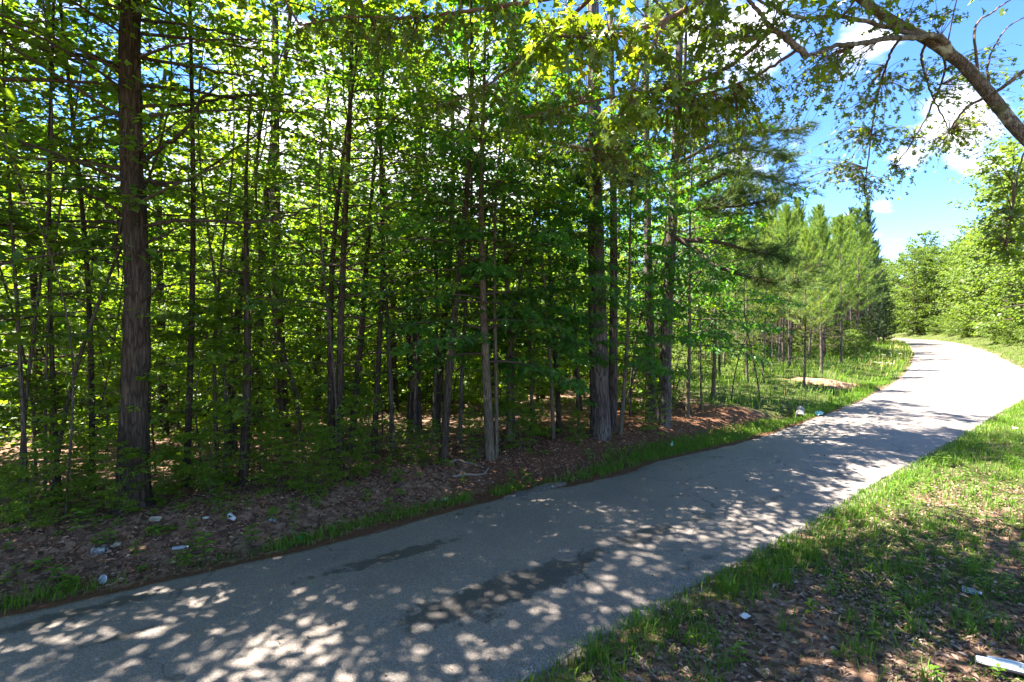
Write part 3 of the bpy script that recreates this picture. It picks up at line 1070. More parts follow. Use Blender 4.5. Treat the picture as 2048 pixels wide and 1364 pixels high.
big_br = [
    ([(288, 455), (350, 441), (425, 442), (500, 445), (560, 435), (632, 410)], 9, -.6),
    ([(285, 322), (325, 292), (360, 272), (387, 235), (400, 202), (415, 187), (435, 175)], 11, -.4),
    ([(288, 362), (365, 363), (425, 330), (490, 285), (540, 250)], 8, .7),
    ([(285, 118), (375, 130), (440, 145), (505, 152)], 8, -.6),
    ([(280, 214), (400, 205), (450, 195), (500, 190), (550, 192), (595, 184)], 8, .5),
    ([(285, 40), (350, 47), (450, 65), (515, 87)], 7, -.8),
    ([(290, 488), (320, 474), (345, 466)], 7, -.3),
    ([(290, 520), (310, 508), (322, 498)], 6, .3),
    ([(258, 158), (230, 135), (200, 117), (170, 112), (125, 107), (75, 95), (35, 72)], 14, -.6),
    ([(252, 438), (210, 407), (170, 385), (145, 370)], 9, -.4),
    ([(252, 445), (150, 442), (90, 450), (30, 462)], 7, .8),
    ([(252, 535), (215, 524), (185, 517), (160, 540)], 7, .4),
    ([(255, 292), (190, 280), (150, 300), (110, 325), (70, 352)], 7, -.5),
    ([(262, 60), (245, 30), (238, -10)], 8, .2),
    ([(244, 440), (234, 480), (234, 520), (238, 558)], 7, -.15),
    ([(288, 600), (320, 575), (350, 570)], 5, -.5),
]
bleaf = MB()
for pts, wpx, dd in big_br:
    n = len(pts)
    P = np.array([at(p, q, D0 + dd * i / (n - 1)) for i, (p, q) in enumerate(pts)]) - b
    P = smooth_path(P, 5)
    P += rngs.normal(0, .008, P.shape)
    s = np.linspace(0, 1, len(P))
    bm_ = MB()
    V, Q = tube(P, wpx / F * D0 * .42 * (1 - .72 * s) + .003, 7)
    bm_.add(V, Q, 0, .5, True)
    for j in range(5):              # spurs
        i0 = rngs.randint(len(P) // 3, len(P) - 1)
        d = norm(rngs.normal(0, 1, 3) + np.array([0, 0, .2]))
        L = rngs.uniform(.15, .5)
        V, Q = tube(np.array([P[i0], P[i0] + d * L * .5, P[i0] + d * L + [0, 0, -.05]]), [.008, .005, .002], 4)
        bm_.add(V, Q, 0, .5, True)
    link('branch', bm_.mesh('branch', [M_bark]), BIG)
rng = np.random.RandomState(78)
_, cr = broadleaf(rng, 15.5, .1, .26, 3.4, 50, 12, 9, .10, KITE, (0, 0), gap=.3, wob=0, hi=.75)
link('crown', cr.mesh('crown', CROWN_MATS), BIG)

# ---- the big grey pine and the paler pine at the end of the wood


def big_pine(px, py, pts, r_px, label, seed, bark, H, lo, branches):
    b = gpt(px, py)
    root = thing('pine_tree', label, 'pine tree', b, 'pines at the edge of the wood')
    d0 = b[1]
    rng = np.random.RandomState(seed)
    w = np.array([at(p, q, d0) for p, q in pts]) - b
    zs = np.concatenate([np.linspace(-.12, 10, 150), np.linspace(10.3, H, 20)])
    xs = np.interp(zs, w[:, 2], w[:, 0])
    hi = w[-1]
    sl_ = (w[-1, 0] - w[-2, 0]) / (w[-1, 2] - w[-2, 2])
    xs = np.where(zs > hi[2], hi[0] + sl_ * (zs - hi[2]), xs)
    path = np.stack([xs, .04 * np.sin(zs * .5), zs], -1)
    r0 = r_px / F * d0 * .5
    rad = r0 * (1 - .8 * np.clip(zs, 0, H) / H) * (1 + .10 * np.exp(-np.clip(zs, 0, 99) / .3))
    m_ = MB()
    V, Q = trunk_ridged(path, rad, 44, .10, .22, rng)
    m_.add(V, Q, 0, .5, True)
    link('trunk', m_.mesh('trunk', [bark]), root)
    nb = MB()
    for pl, wpx, dd in branches:
        n = len(pl)
        P = np.array([at(p, q, d0 + dd * i / (n - 1)) for i, (p, q) in enumerate(pl)]) - b
        P = smooth_path(P, 6)
        s = np.linspace(0, 1, len(P))
        bm_ = MB()
        V, Q = tube(P, wpx / F * d0 * .5 * (1 - .75 * s) + .003, 6)
        bm_.add(V, Q, 0, .5, True)
        link('branch', bm_.mesh('branch', [M_twig]), root)
        # side twigs that carry the needles
        tot = np.linalg.norm(P[-1] - P[0])
        TP, TD = [], []
        for j in range(int(18 + tot * 11)):
            f = rng.uniform(.25, 1.0)
            i0 = min(len(P) - 2, int(f * (len(P) - 1)))
            tn_ = norm(P[i0 + 1] - P[i0])
            sd = norm(np.cross(tn_, [0, 0, 1]))
            d = norm(tn_ * rng.uniform(.4, 1) + sd * rng.choice([-1, 1]) * rng.uniform(.3, 1) + np.array([0, 0, rng.uniform(-.35, .55)]))
            L = rng.uniform(.3, 1.35) * (1.15 - .6 * f)
            e = P[i0] + d * L
            V, Q = tube(np.array([P[i0], P[i0] + d * L * .6 + [0, 0, -.02], e]), [.009, .006, .003], 3)
            nb.add(V, Q, 0, .5, True)
            for q in range(5):
                TP.append(P[i0] + d * L * (.40 + .15 * q) + rng.normal(0, .07, 3))
                TD.append(norm(d + rng.normal(0, .3, 3)))
        V, T = needles(rng, np.array(TP), np.array(TD), 22, .19, .009, .8, .15)
        nb.add(V, T, 1, np.repeat(np.clip(rng.normal(.5, .25, len(TP)), 0, 1), 66))
    _, cr = pine(rng, H, .1, lo, 3.0, 40, 9, 22, .19, .011, (path[-1, 0], 0), 6, el0=.2)
    for a in ('v', 't', 'q', 'tm', 'qm', 'a', 'ts', 'qs'):
        pass
    off = nb.n
    nb.v += cr.v
    nb.a += cr.a
    nb.t += [x + off for x in cr.t]
    nb.q += [x + off for x in cr.q]
    nb.tm += cr.tm
    nb.qm += cr.qm
    nb.ts += cr.ts
    nb.qs += cr.qs
    link('crown', nb.mesh('crown', [M_twig, M_pine_dark]), root)
    return root


big_pine(1201, 874, [(1201, 874), (1196, 640), (1190, 400), (1188, 200), (1186, 60)], 40, 'big straight grey pine trunk with plated bark in the middle of the wood edge', 301, M_bark_pine, 17, .66,
         [([(1192, 385), (1165, 365), (1140, 340)], 5, -.5), ([(1200, 390), (1240, 365), (1280, 348)], 5, -.6), ([(1198, 320), (1225, 300), (1250, 280)], 5, .4)])
big_pine(1328, 850, [(1328, 850), (1334, 650), (1345, 450), (1352, 300), (1356, 150)], 25, 'pale grey pine with long drooping boughs at the right end of the wood', 302, M_bark_pine, 16, .60,
         [([(1345, 478), (1400, 482), (1440, 485), (1492, 499), (1539, 508), (1572, 522), (1590, 533)], 9, -1.2),
          ([(1344, 470), (1400, 506), (1418, 525), (1446, 537), (1492, 552), (1532, 562), (1560, 565), (1600, 562)], 11, -2.0),
          ([(1348, 420), (1400, 411), (1446, 398), (1483, 381)], 7, -.8), ([(1348, 430), (1400, 418), (1470, 412), (1530, 402), (1560, 395)], 8, -1.5),
          ([(1350, 330), (1400, 302), (1470, 270), (1540, 263), (1618, 257)], 8, -1.0), ([(1350, 390), (1390, 377), (1440, 352), (1490, 345), (1540, 355), (1585, 370)], 8, -.5),
          ([(1352, 280), (1400, 250), (1450, 200), (1500, 180)], 8, .8), ([(1350, 360), (1420, 320), (1480, 300), (1530, 305), (1570, 320)], 7, 1.2)])

# ------------------------------------------------------------------ copies deeper in the wood
rng = np.random.RandomState(900)


def proto(kind, tr, cr, mats, bark):
    return (tr.mesh('trunk', [bark]), cr.mesh('crown', mats))


LMK = [(50, 'the thin crossing stems at the far left'), (120, 'the dark bent slender tree'), (184, 'the kinked slender tree'), (266, 'the huge rough barked tree'), (372, 'the straight tree right of the huge trunk'), (437, 'the left leaning thin tree'),
       (490, 'the broken topped pole'), (560, 'the thick shaded pine'), (672, 'the close pair of dark trunks'), (752, 'the smooth swept grey tree'), (785, 'the thin wavy tree'), (830, 'the black shaded pine trunk'), (888, 'the straight reddish brown tree'),
       (980, 'the leaf wrapped pale trunk'), (1060, 'the thin stem by the wrapped trunk'), (1112, 'the dark slender tree left of the big pine'), (1195, 'the big grey pine'), (1245, 'the pale young tree by the big pine'), (1310, 'the pine pair at the end of the wood')]
PMK = [(1330, 'the pale pine with drooping boughs'), (1420, 'the drooping pine boughs'), (1476, 'the young pine under the long boughs'), (1510, 'the two slim grass edge pines'), (1579, 'the thicker middle young pine'), (1608, 'the pine by the dirt mound'), (1643, 'the whitish stemmed pine'), (1682, 'the yellow boughed pine'), (1730, 'the last pine before the bend')]


def lmk(x, y, table=None):
    px = 1024 + F * x / max(y, .5)
    return min(table or LMK, key=lambda q: abs(q[0] - px))[1]


deep_m, shrub_m, pine_m, right_m, dark_m, small_m = [], [], [], [], [], []
for k in range(5):
    r_ = np.random.RandomState(910 + k)
    deep_m.append(proto('t', *broadleaf(r_, 9.5 + k * .8, .075 + .012 * k, .14, 2.2, 44, 10, 8, .12, DIAM, (r_.uniform(-.9, .9), r_.uniform(-.5, .5)), 7, .4, gap=.3, wob=.2), [M_twig, M_cool_leaf] if k % 2 else CROWN_MATS, M_bark))
for k in range(5):
    r_ = np.random.RandomState(930 + k)
    shrub_m.append(proto('s', *broadleaf(r_, 3.8 + .6 * k, .022 + .004 * k, .06, 1.6, 44, 11, 9, .105, DIAM, (r_.uniform(-.4, .4), 0), 5, .5, gap=.1, tint0=.6), CROWN_MATS, M_bark_thin))
for k in range(5):
    r_ = np.random.RandomState(950 + k)
    pine_m.append(proto('p', *pine(r_, 11.0 + .8 * k, .085 + .008 * k, (.36, .28, .42, .33, .30)[k], (2.7, 3.1, 2.4, 2.9, 2.6)[k], (58, 66, 52, 60, 70)[k], 13, 22, .30, .019, (r_.uniform(-.5, .5), r_.uniform(-.3, .3)), 26, tint0=(.7, .55, .8, .62, .5)[k], el0=(.3, .5, .35, .2, .45)[k]), [M_twig, M_pine], M_bark_pine))
for k in range(4):
    r_ = np.random.RandomState(970 + k)
    right_m.append(proto('r', *broadleaf(r_, 12.0 + k, .13, .04, 3.7, 72, 13, 9, .23, DIAM, (0, 0), 7, .3, gap=.3, tint0=.5, hang=.1, jit=.6, taper=.2, zj=.8, ej=.45, up=.75), [M_twig, M_sun_leaf], M_bark))
for k in range(2):
    r_ = np.random.RandomState(980 + k)
    dark_m.append(proto('d', *pine(r_, 17.0 + k, .16, .35, 3.4, 60, 12, 18, .30, .035, (0, 0), 12, tint0=.5, el0=.2), [M_twig, M_pine_far], M_bark_pine))
for k in range(3):
    r_ = np.random.RandomState(990 + k)
    small_m.append(proto('b', *broadleaf(r_, 2.6 + .5 * k, .03, .06, 1.6, 34, 10, 8, .14, KITE, (0, 0), 5, .5, gap=.1, tint0=.55, hang=.15, jit=.7, taper=.2, zj=.7, ej=.4, up=.7), [M_twig, M_sun_leaf], M_bark_thin))


def place(name, meshes, x, y, label, cat, group, s=1.0, z=None, rz=None, zs=None):
    tr, cr = meshes
    zz_ = float(height(x, y)[0]) if z is None else z
    root = thing(name, label, cat, (x, y, zz_ - .03), group, rng.uniform(0, 6.28) if rz is None else rz)
    root.scale = (s, s, s * (rng.uniform(.92, 1.1) if zs is None else zs))
    link('trunk', tr, root)
    link('crown', cr, root)
    return root


def scatter(n, x0, x1, y0, y1, dmin, ok):
    pts = []
    for _ in range(n * 60):
        if len(pts) >= n:
            break
        x, y = rng.uniform(x0, x1), rng.uniform(y0, y1)
        if not ok(x, y):
            continue
        if pts and min((x - a)**2 + (y - c)**2 for a, c in pts) < dmin**2:
            continue
        pts.append((x, y))
    return pts


dl1 = lambda x, y: float(dleft(x, y)[0])
dr1 = lambda x, y: float(dright(x, y)[0])


def in_wood(x, y, near=3.0):
    d = dl1(x, y)
    return d > near and y > 1 and (x - .10 * (y - 15)) < 5.5 + (0 if y > 17 else 4) and (x / y) < .52


n_deep = scatter(18, -26, 12, 6, 30, 1.9, lambda x, y: in_wood(x, y, 3.2) and dl1(x, y) < 8.5 and x / max(y, .1) > -1.25) + scatter(60, -60, 16, 22, 70, 2.4, lambda x, y: in_wood(x, y, 25) and x / y > -1.25)
for i, (x, y) in enumerate(n_deep):
    place('forest_tree', deep_m[i % 5], x, y, ('leafy slender tree close behind ' if dl1(x, y) < 9 else 'leafy slender tree far behind ') + lmk(x, y), 'tree', 'trees deep in the wood', rng.uniform(.85, 1.15))
# unseen edge-of-wood trees added beyond the left border to shade the road
for i, (x, y) in enumerate(((-10, 5.6), (-13, 8), (-15.5, 4.6), (-18, 7.5), (-11.5, 9.5), (-8.2, 6.8), (-12.5, 3.6), (-16, 1.5), (-20, 3), (-7.4, 5.7), (-9.2, 4.5), (-7.9, 7.2), (-10.5, 2.6))):
    place('forest_tree', deep_m[i % 5], x, y, 'unseen leafy shade tree added at the edge of the wood beyond the left border', 'tree', 'added shade trees beyond the left border', 1.3)
n_sh = scatter(22, -26, 13, 6, 30, 1.2, lambda x, y: in_wood(x, y, 2.6) and dl1(x, y) < 8.5 and x / y > -1.15) + scatter(230, -44, 10, 12, 46, 1.0, lambda x, y: in_wood(x, y, 8.5) and dl1(x, y) < 26 and x / y > -1.15)
for i, (x, y) in enumerate(n_sh):
    place('understory_shrub', shrub_m[i % 5], x, y, ('dark leafy undergrowth shrub near ' if dl1(x, y) < 8.5 else 'sunlit leafy shrub well behind ') + lmk(x, y), 'shrub', 'undergrowth between the trunks', rng.uniform(.5, 1.0) if dl1(x, y) < 8.5 else rng.uniform(.6, 1.25))
for i, (px, py) in enumerate(((560, 985), (640, 985), (700, 965), (610, 1000), (730, 950), (820, 925), (860, 930), (330, 1010), (420, 1000), (520, 960), (160, 1030), (60, 1060), (1300, 868), (1040, 905), (940, 925), (1150, 885), (240, 1030), (20, 1050))):
    b = gpt(px, py)
    place('understory_shrub', shrub_m[i % 5], b[0], b[1], 'low leafy seedling on the bank before ' + lmk(b[0], b[1]), 'shrub', 'low seedlings on the bank', rng.uniform(.16, .30))

whip_m = []
for k in range(5):
    r_ = np.random.RandomState(1010 + k)
    whip_m.append(proto('w', *broadleaf(r_, 5.0 + 1.1 * k, .018 + .004 * k, .18, .8, 22, 5, 5, .09, KITE, (r_.uniform(-1.6, 1.6), r_.uniform(-.6, .6)), 6, .7, gap=.5, wob=.3, zj=.6), CROWN_MATS, M_bark_thin))
wh = scatter(46, -18, 12, 6, 24, .7, lambda x, y: in_wood(x, y, 1.9) and dl1(x, y) < 7.5 and x / y > -1.1)
for i, (x, y) in enumerate(wh):
    place('bare_sapling', whip_m[i % 5], x, y, 'thin leaning nearly leafless stem near ' + lmk(x, y), 'sapling', 'thin leaning stems in the shade', rng.uniform(.7, 1.1))

# the young pines of the plantation
PINES = [(1476, 731, 1.0, 'young pine behind the long drooping boughs of the pale grey pine'), (1495, 766, .95, 'slim young pine on the grass nearest the end of the wood'), (1525, 766, .85, 'slim young pine second from the end of the wood'),
         (1558, 723, 1.0, 'young pine set back between two slim grassy stems'), (1579, 737, 1.08, 'thicker young pine in the middle of the plantation front'), (1608, 768, .92, 'young pine beside the bare reddish dirt mound'),
         (1643, 746, 1.0, 'bright young pine with a whitish stem right of the dirt mound'), (1682, 731, 1.0, 'young pine with yellow green lower boughs near the road bend'), (1712, 712, 1.05, 'last young pine of the front row before the road bend')]
used = []
for i, (px, py, s, lab) in enumerate(PINES):
    b = gpt(px, py)
    used.append((b[0], b[1]))
    place('young_pine', pine_m[i % 5], b[0], b[1], lab, 'pine tree', 'young pines of the plantation', s * min(1.0, (2.4 + .215 * b[1]) / (11.0 + .8 * (i % 5))), zs=1.0)
pl = scatter(60, 8, 40, 21, 55, 2.2, lambda x, y: dl1(x, y) > 4.8 and x / y > .36 and (x - .10 * (y - 15)) > 5.5 and all((x - a)**2 + (y - c)**2 > 5 for a, c in used)) + scatter(75, 10, 75, 40, 125, 2.6, lambda x, y: dl1(x, y) > 4.0 and x / y > .38 and (x - .10 * (y - 15)) > 6 and all((x - a)**2 + (y - c)**2 > 5 for a, c in used))
for i, (x, y) in enumerate(pl):
    Hm = 11.0 + .8 * (i % 5)
    top_ = min(Hm * 1.1, 2.4 + rng.uniform(.17, .25) * y)
    sx_ = float(np.clip(top_ / Hm, .55, 1.1))
    place('young_pine', pine_m[i % 5], x, y, ('young pine in the rows just behind ' if y < 45 else 'young pine far back in the rows behind ') + lmk(x, y, PMK), 'pine tree', 'young pines behind the front row', sx_ * rng.uniform(.9, 1.1), zs=1.0)
for i, (x, y) in enumerate(((48, 70), (52, 73.5), (45, 68), (57, 84))):
    place('dark_pine', dark_m[i % 2], x, y, 'tall dark green pine closing the plantation at the road bend', 'pine tree', 'dark pines at the bend', (1.02, .78, 1.0, .8)[i])

pu = scatter(40, 8, 45, 20, 60, 1.6, lambda x, y: dl1(x, y) > 3.4 and x / y > .34 and (x - .10 * (y - 15)) > 5.0)
for i, (x, y) in enumerate(pu):
    place('understory_shrub', small_m[i % 3], x, y, 'broadleaf bush on the grass near ' + lmk(x, y, PMK), 'shrub', 'bushes among the young pines', rng.uniform(.35, .85))

# right bank of the road
def right_ok(x, y):
    d = dr1(x, y)
    return 3.8 < d < 20 and x / y < 1.10


rb = scatter(60, 30, 105, 33, 150, 3.0, right_ok)
for i, (x, y) in enumerate(rb):
    place('roadside_tree', right_m[i % 4], x, y, 'dense sunlit broadleaf tree on the right bank, ' + ('nearest stretch at the picture edge' if y < 72 else 'middle stretch of the bend' if y < 105 else 'farthest stretch'), 'tree', 'sunlit trees on the right bank', rng.uniform(1.05, 1.45) * (1.3 if y < 80 else 1.0))
rs = scatter(60, 28, 100, 30, 150, 1.8, lambda x, y: 2.8 < dr1(x, y) < 6.0 and x / y < 1.08)
for i, (x, y) in enumerate(rs):
    place('roadside_bush', small_m[i % 3], x, y, 'low sunlit bush at the foot of the right bank, ' + ('near the picture edge' if y < 65 else 'along the middle of the bend' if y < 100 else 'at the far end'), 'bush', 'bushes at the foot of the right bank', rng.uniform(.6, 1.2))
for i, (x, y) in enumerate(((92, 118), (97, 124), (88, 128), (104, 122))):
    place('dark_pine', dark_m[i % 2], x, y, 'tall bluish dark pine rising beyond the far end of the road', 'pine tree', 'dark pines beyond the road', 1.0)
cedar_m = []
for k in range(2):
    r_ = np.random.RandomState(1050 + k)
    cedar_m.append(proto('c', *pine(r_, 14.0, .15, .05, 3.0, 96, 14, 20, .30, .034, (0, 0), 4, tint0=.45, el0=.15), [M_twig, M_pine_far], M_bark_pine))
for i, (x, y, zs_) in enumerate(((44.5, 64, 1.28), (48.2, 69.5, 1.18), (50.8, 71.5, 1.02), (53.0, 74.0, .84), (54.6, 75.2, .66), (47, 73, 1.3))):
    place('evergreen_tree', cedar_m[i % 2], x, y, ('tallest dark evergreen', 'second tallest dark evergreen', 'middle dark evergreen', 'shorter dark evergreen', 'shortest dark evergreen', 'dark evergreen set behind the others')[i] + ' of the clump where the road bends away', 'evergreen tree', 'dark evergreens at the bend', .9, zs=zs_ / .9)
fb = scatter(44, 40, 150, 125, 190, 5.0, lambda x, y: dl1(x, y) * -1 > -60 and abs(dl1(x, y)) > 6 and dr1(x, y) > 5 and .4 < x / y < 1.1)
for i, (x, y) in enumerate(fb):
    place('distant_tree', right_m[i % 4], x, y, 'pale distant tree closing the view where the road bends away', 'tree', 'distant trees beyond the bend', rng.uniform(.9, 1.2))
wall_m = []
for tr_, cr_ in right_m:
    c2_ = cr_.copy()
    c2_.materials[1] = M_wood_leaf
    wall_m.append((tr_, c2_))
wall_ = scatter(80, -60, 16, 22, 62, 2.9, lambda x, y: in_wood(x, y, 23) and -1.25 < x / y < .40)
for i, (x, y) in enumerate(wall_):
    place('broad_crowned_tree', wall_m[i % 4], x, y, 'low branched leafy tree far behind ' + lmk(x, y), 'tree', 'leafy trees filling the back of the wood', rng.uniform(.65, 1.0))
bk = scatter(60, -110, 60, 50, 120, 6.0, lambda x, y: -1.1 < x / y < .42)
for i, (x, y) in enumerate(bk):
    place('distant_tree', right_m[i % 4], x, y, 'far tree glimpsed through the wood beyond ' + lmk(x, y), 'tree', 'far trees at the back of the wood', rng.uniform(.9, 1.2))

# ------------------------------------------------------------------ the overhanging oak
OB = np.array([9.6, 5.9, 0.0])
OB[2] = float(height(OB[0], OB[1])[0]) - .05
OAKT = thing('oak_tree', 'lichen marked oak leaning in from the right with boughs over the road', 'tree', OB)
DT = 6.0


def oak_path(pts):
    return np.array([at(p, q, d) for p, q, d in pts])


trunk_pts = np.vstack([[OB + [0, 0, -.1], OB + [-.25, 0, 1.2], OB + [-1.1, .05, 2.9]], oak_path([(2190, 400, 6.0), (2048, 272, 6.0), (1987, 199, 6.0), (1937, 140, 6.0), (1904, 112, 6.0), (1862, 83, 6.0), (1800, 50, 5.9), (1740, 12, 5.8), (1680, -40, 5.7), (1600, -130, 5.5)])])
oak_branches = {
    'limb': ([(1912, 118, 6.0), (1879, 75, 5.9), (1821, 75, 5.7), (1771, 77, 5.5), (1718, 87, 5.3), (1672, 91, 5.1), (1639, 104, 5.0), (1614, 112, 4.9)], 14),
    'up': ([(1614, 112, 4.9), (1589, 91, 4.8), (1560, 66, 4.7), (1540, 54, 4.6), (1523, 29, 4.5), (1498, 0, 4.4), (1470, -40, 4.3)], 12),
    'left': ([(1540, 58, 4.6), (1519, 75, 4.5), (1465, 77, 4.4), (1415, 62, 4.3), (1357, 39, 4.2), (1328, 20, 4.1), (1300, -10, 4.0)], 8),
    'low': ([(1545, 60, 4.7), (1531, 70, 4.8), (1506, 95, 4.9), (1465, 128, 5.0), (1415, 155, 5.1), (1366, 170, 5.2), (1332, 178, 5.3), (1250, 190, 5.4), (1150, 210, 5.5), (1050, 235, 5.7)], 8),
    'lower': ([(1614, 112, 4.9), (1597, 99, 5.0), (1531, 141, 5.2), (1457, 174, 5.4), (1366, 195, 5.6), (1295, 195, 5.8), (1230, 240, 6.0), (1180, 300, 6.2)], 6),
    'top': ([(1850, 75, 5.9), (1780, 55, 5.6), (1684, 33, 5.3), (1600, 35, 5.0), (1540, 10, 4.8), (1480, -20, 4.6)], 9),
    'dead': ([(2080, 120, 5.6), (2048, 141, 5.7), (2007, 174, 5.8), (1962, 199, 6.0), (1929, 219, 6.1), (1896, 265, 6.2)], 9),
    'hang': ([(1850, 90, 5.9), (1843, 115, 6.2), (1850, 149, 6.5), (1862, 186, 6.7), (1887, 236, 7.0), (1900, 262, 7.1)], 5),
    'hang2': ([(1800, 76, 5.6), (1780, 110, 6.2), (1760, 170, 6.8), (1745, 250, 7.2), (1735, 330, 7.5), (1728, 370, 7.6)], 5),
    'hang3': ([(1880, 95, 6.0), (1890, 140, 6.6), (1860, 220, 7.0), (1820, 290, 7.2), (1790, 330, 7.3)], 5),
    'near': ([(1470, -40, 4.3), (1400, 5, 4.0), (1340, 35, 3.8), (1290, 55, 3.6), (1220, 70, 3.5), (1150, 72, 3.4), (1090, 75, 3.35)], 8),
    'near2': ([(1340, 30, 3.8), (1310, 80, 3.7), (1280, 140, 3.6), (1262, 190, 3.6), (1240, 230, 3.6)], 5),
    'far_left': ([(1300, -10, 4.0), (1200, -20, 4.2), (1080, 0, 4.5), (950, 20, 4.7), (830, 35, 4.9), (700, 35, 5.0), (600, 50, 5.1)], 8),
    'mid_left': ([(1200, -20, 4.3), (1110, 60, 4.9), (1040, 120, 5.3), (960, 180, 5.6), (880, 215, 5.9)], 6),
    'bare': ([(1960, 170, 6.0), (1950, 60, 6.2), (1990, 20, 6.3), (2050, -20, 6.4)], 5),
    'bare2': ([(1985, 195, 6.0), (1975, 130, 6.3), (2010, 60, 6.5), (2060, 30, 6.6)], 4),
    'side': ([(2060, 285, 6.0), (2040, 330, 5.6), (2030, 390, 5.3), (2020, 440, 5.2), (2010, 490, 5.4)], 3),
}
tm = MB()
P = smooth_path(trunk_pts, 10)
ll = np.concatenate([[0], np.cumsum(np.linalg.norm(np.diff(P, axis=0), axis=1))])
V, Q = trunk_ridged(P - OB, np.interp(ll, [0, 3, 5.5, 8, 11], [.15, .11, .075, .058, .02]), 28, .10, .3, rng)
tm.add(V, Q, 0, .5, True)
link('trunk', tm.mesh('trunk', [M_bark_oak]), OAKT)
all_bp = [P[len(P) // 2:]]
for nm, (pts, wpx) in oak_branches.items():
    P = smooth_path(oak_path(pts), 8)
    P = P + rngs.normal(0, .004, P.shape)
    s = np.linspace(0, 1, len(P))
    m_ = MB()
    V, Q = trunk_ridged(P - OB, wpx / F * 5.2 * .5 * (1 - .7 * s) + .003, 9, .10, .3, rng)
    m_.add(V, Q, 0, .5, True)
    link('branch', m_.mesh('branch', [M_bark_oak if wpx > 8 else M_twig_oak]), OAKT, label='bare pinkish dead bough' if nm == 'dead' else None)
    if nm not in ('dead', 'bare', 'bare2'):
        all_bp.append(P)
ABP = np.vstack(all_bp)
# where sprays of leaves sit: pixel, depth, spread in pixels, how many leaves, blade length
CL = [
    (1085, 75, 3.35, 45, 40, 34, .15), (1160, 70, 3.4, 55, 45, 42, .15), (1220, 45, 3.5, 55, 45, 40, .15), (1135, 20, 3.5, 60, 30, 28, .15), (1245, 105, 3.55, 50, 45, 38, .15), (1265, 200, 3.6, 40, 50, 34, .15), (1235, 240, 3.6, 30, 30, 20, .14),
    (1300, 60, 3.7, 55, 45, 38, .14), (1370, 35, 3.9, 60, 40, 40, .14), (1310, 130, 3.8, 45, 45, 30, .14), (1430, 25, 4.1, 60, 35, 40, .14), (1400, 90, 4.3, 60, 40, 44, .13), (1480, 60, 4.4, 60, 45, 46, .13), (1560, 25, 4.6, 65, 35, 44, .13),
    (1450, 140, 5.0, 70, 40, 55, .12), (1530, 120, 4.9, 50, 40, 34, .12), (1370, 195, 5.3, 70, 45, 64, .12), (1300, 220, 5.6, 60, 50, 60, .12), (1340, 260, 5.8, 70, 50, 74, .11), (1420, 240, 5.7, 60, 40, 50, .11), (1480, 205, 5.6, 55, 40, 40, .11),
    (1625, 60, 5.0, 55, 40, 36, .12), (1690, 40, 5.3, 60, 35, 40, .12), (1660, 130, 5.3, 45, 35, 24, .12), (1760, 30, 5.6, 60, 30, 40, .12), (1830, 20, 5.8, 55, 30, 36, .12), (1900, 20, 5.9, 50, 30, 26, .12), (1590, 190, 5.8, 50, 40, 40, .11), (1640, 200, 6.2, 40, 35, 34, .11), (1560, 230, 6.2, 50, 35, 36, .11),
    (1200, 300, 6.1, 70, 55, 80, .11), (1120, 240, 5.7, 80, 50, 80, .12), (1040, 230, 5.7, 70, 45, 60, .12), (1150, 160, 5.4, 70, 45, 54, .12), (1060, 150, 5.3, 70, 45, 56, .12), (970, 190, 5.6, 70, 40, 60, .12), (890, 210, 5.9, 60, 35, 44, .12), (960, 280, 6.2, 60, 30, 36, .11), (1080, 310, 6.3, 60, 30, 36, .11),
    (1000, 50, 4.7, 70, 40, 50, .13), (900, 50, 4.8, 70, 45, 54, .13), (800, 60, 4.9, 70, 50, 56, .13), (700, 60, 5.0, 60, 45, 46, .13), (620, 60, 5.1, 45, 40, 30, .13), (860, 110, 5.2, 70, 40, 46, .13), (760, 120, 5.3, 60, 35, 36, .12),
    (1690, 285, 7.2, 60, 30, 60, .085), (1640, 350, 7.5, 45, 25, 55, .085), (1710, 355, 7.5, 50, 25, 60, .085), (1740, 395, 7.6, 25, 22, 30, .085), (1795, 340, 7.3, 25, 30, 36, .085), (1760, 280, 7.1, 50, 30, 50, .085), (1830, 270, 7.1, 45, 35, 50, .085), (1890, 280, 7.1, 50, 30, 55, .085),
    (1950, 270, 7.0, 45, 30, 45, .085), (1990, 230, 6.8, 40, 30, 40, .085), (1800, 190, 6.6, 50, 40, 50, .09), (1860, 150, 6.5, 50, 35, 46, .09), (1930, 180, 6.5, 40, 30, 34, .09), (1720, 190, 6.6, 45, 35, 40, .09), (1700, 240, 6.9, 45, 30, 42, .09), (2020, 150, 6.5, 35, 30, 30, .09), (1960, 110, 6.4, 40, 30, 26, .09),
    (1990, 292, 4.8, 50, 14, 18, .13), (1270, 160, 5.2, 60, 50, 50, .11), (1350, 150, 5.2, 60, 40, 44, .11), (1250, 280, 6.0, 60, 50, 50, .11), (1340, 320, 6.3, 60, 50, 50, .10), (1230, 350, 6.4, 60, 40, 40, .10), (1400, 380, 6.5, 60, 40, 40, .10), (1300, 390, 6.5, 60, 40, 40, .10), (1540, 180, 5.8, 60, 40, 34, .11), (1480, 270, 6.2, 60, 40, 40, .10), (1440, 300, 6.2, 70, 45, 46, .10), (1520, 290, 6.3, 60, 40, 40, .10), (1390, 340, 6.3, 60, 40, 40, .10), (1500, 340, 6.3, 50, 30, 24, .10), (1290, 320, 6.3, 60, 40, 44, .10), (1560, 300, 6.3, 40, 30, 22, .09), (2030, 360, 5.3, 35, 35, 44, .11), (2015, 430, 5.2, 40, 40, 60, .11), (2000, 490, 5.4, 35, 35, 44, .11), (2040, 480, 5.6, 30, 50, 44, .11), (1630, 160, 5.0, 40, 25, 14, .12),
]
rng = np.random.RandomState(4242)
tw = MB()
lp_, ld_, ln_, lL_ = [], [], [], []
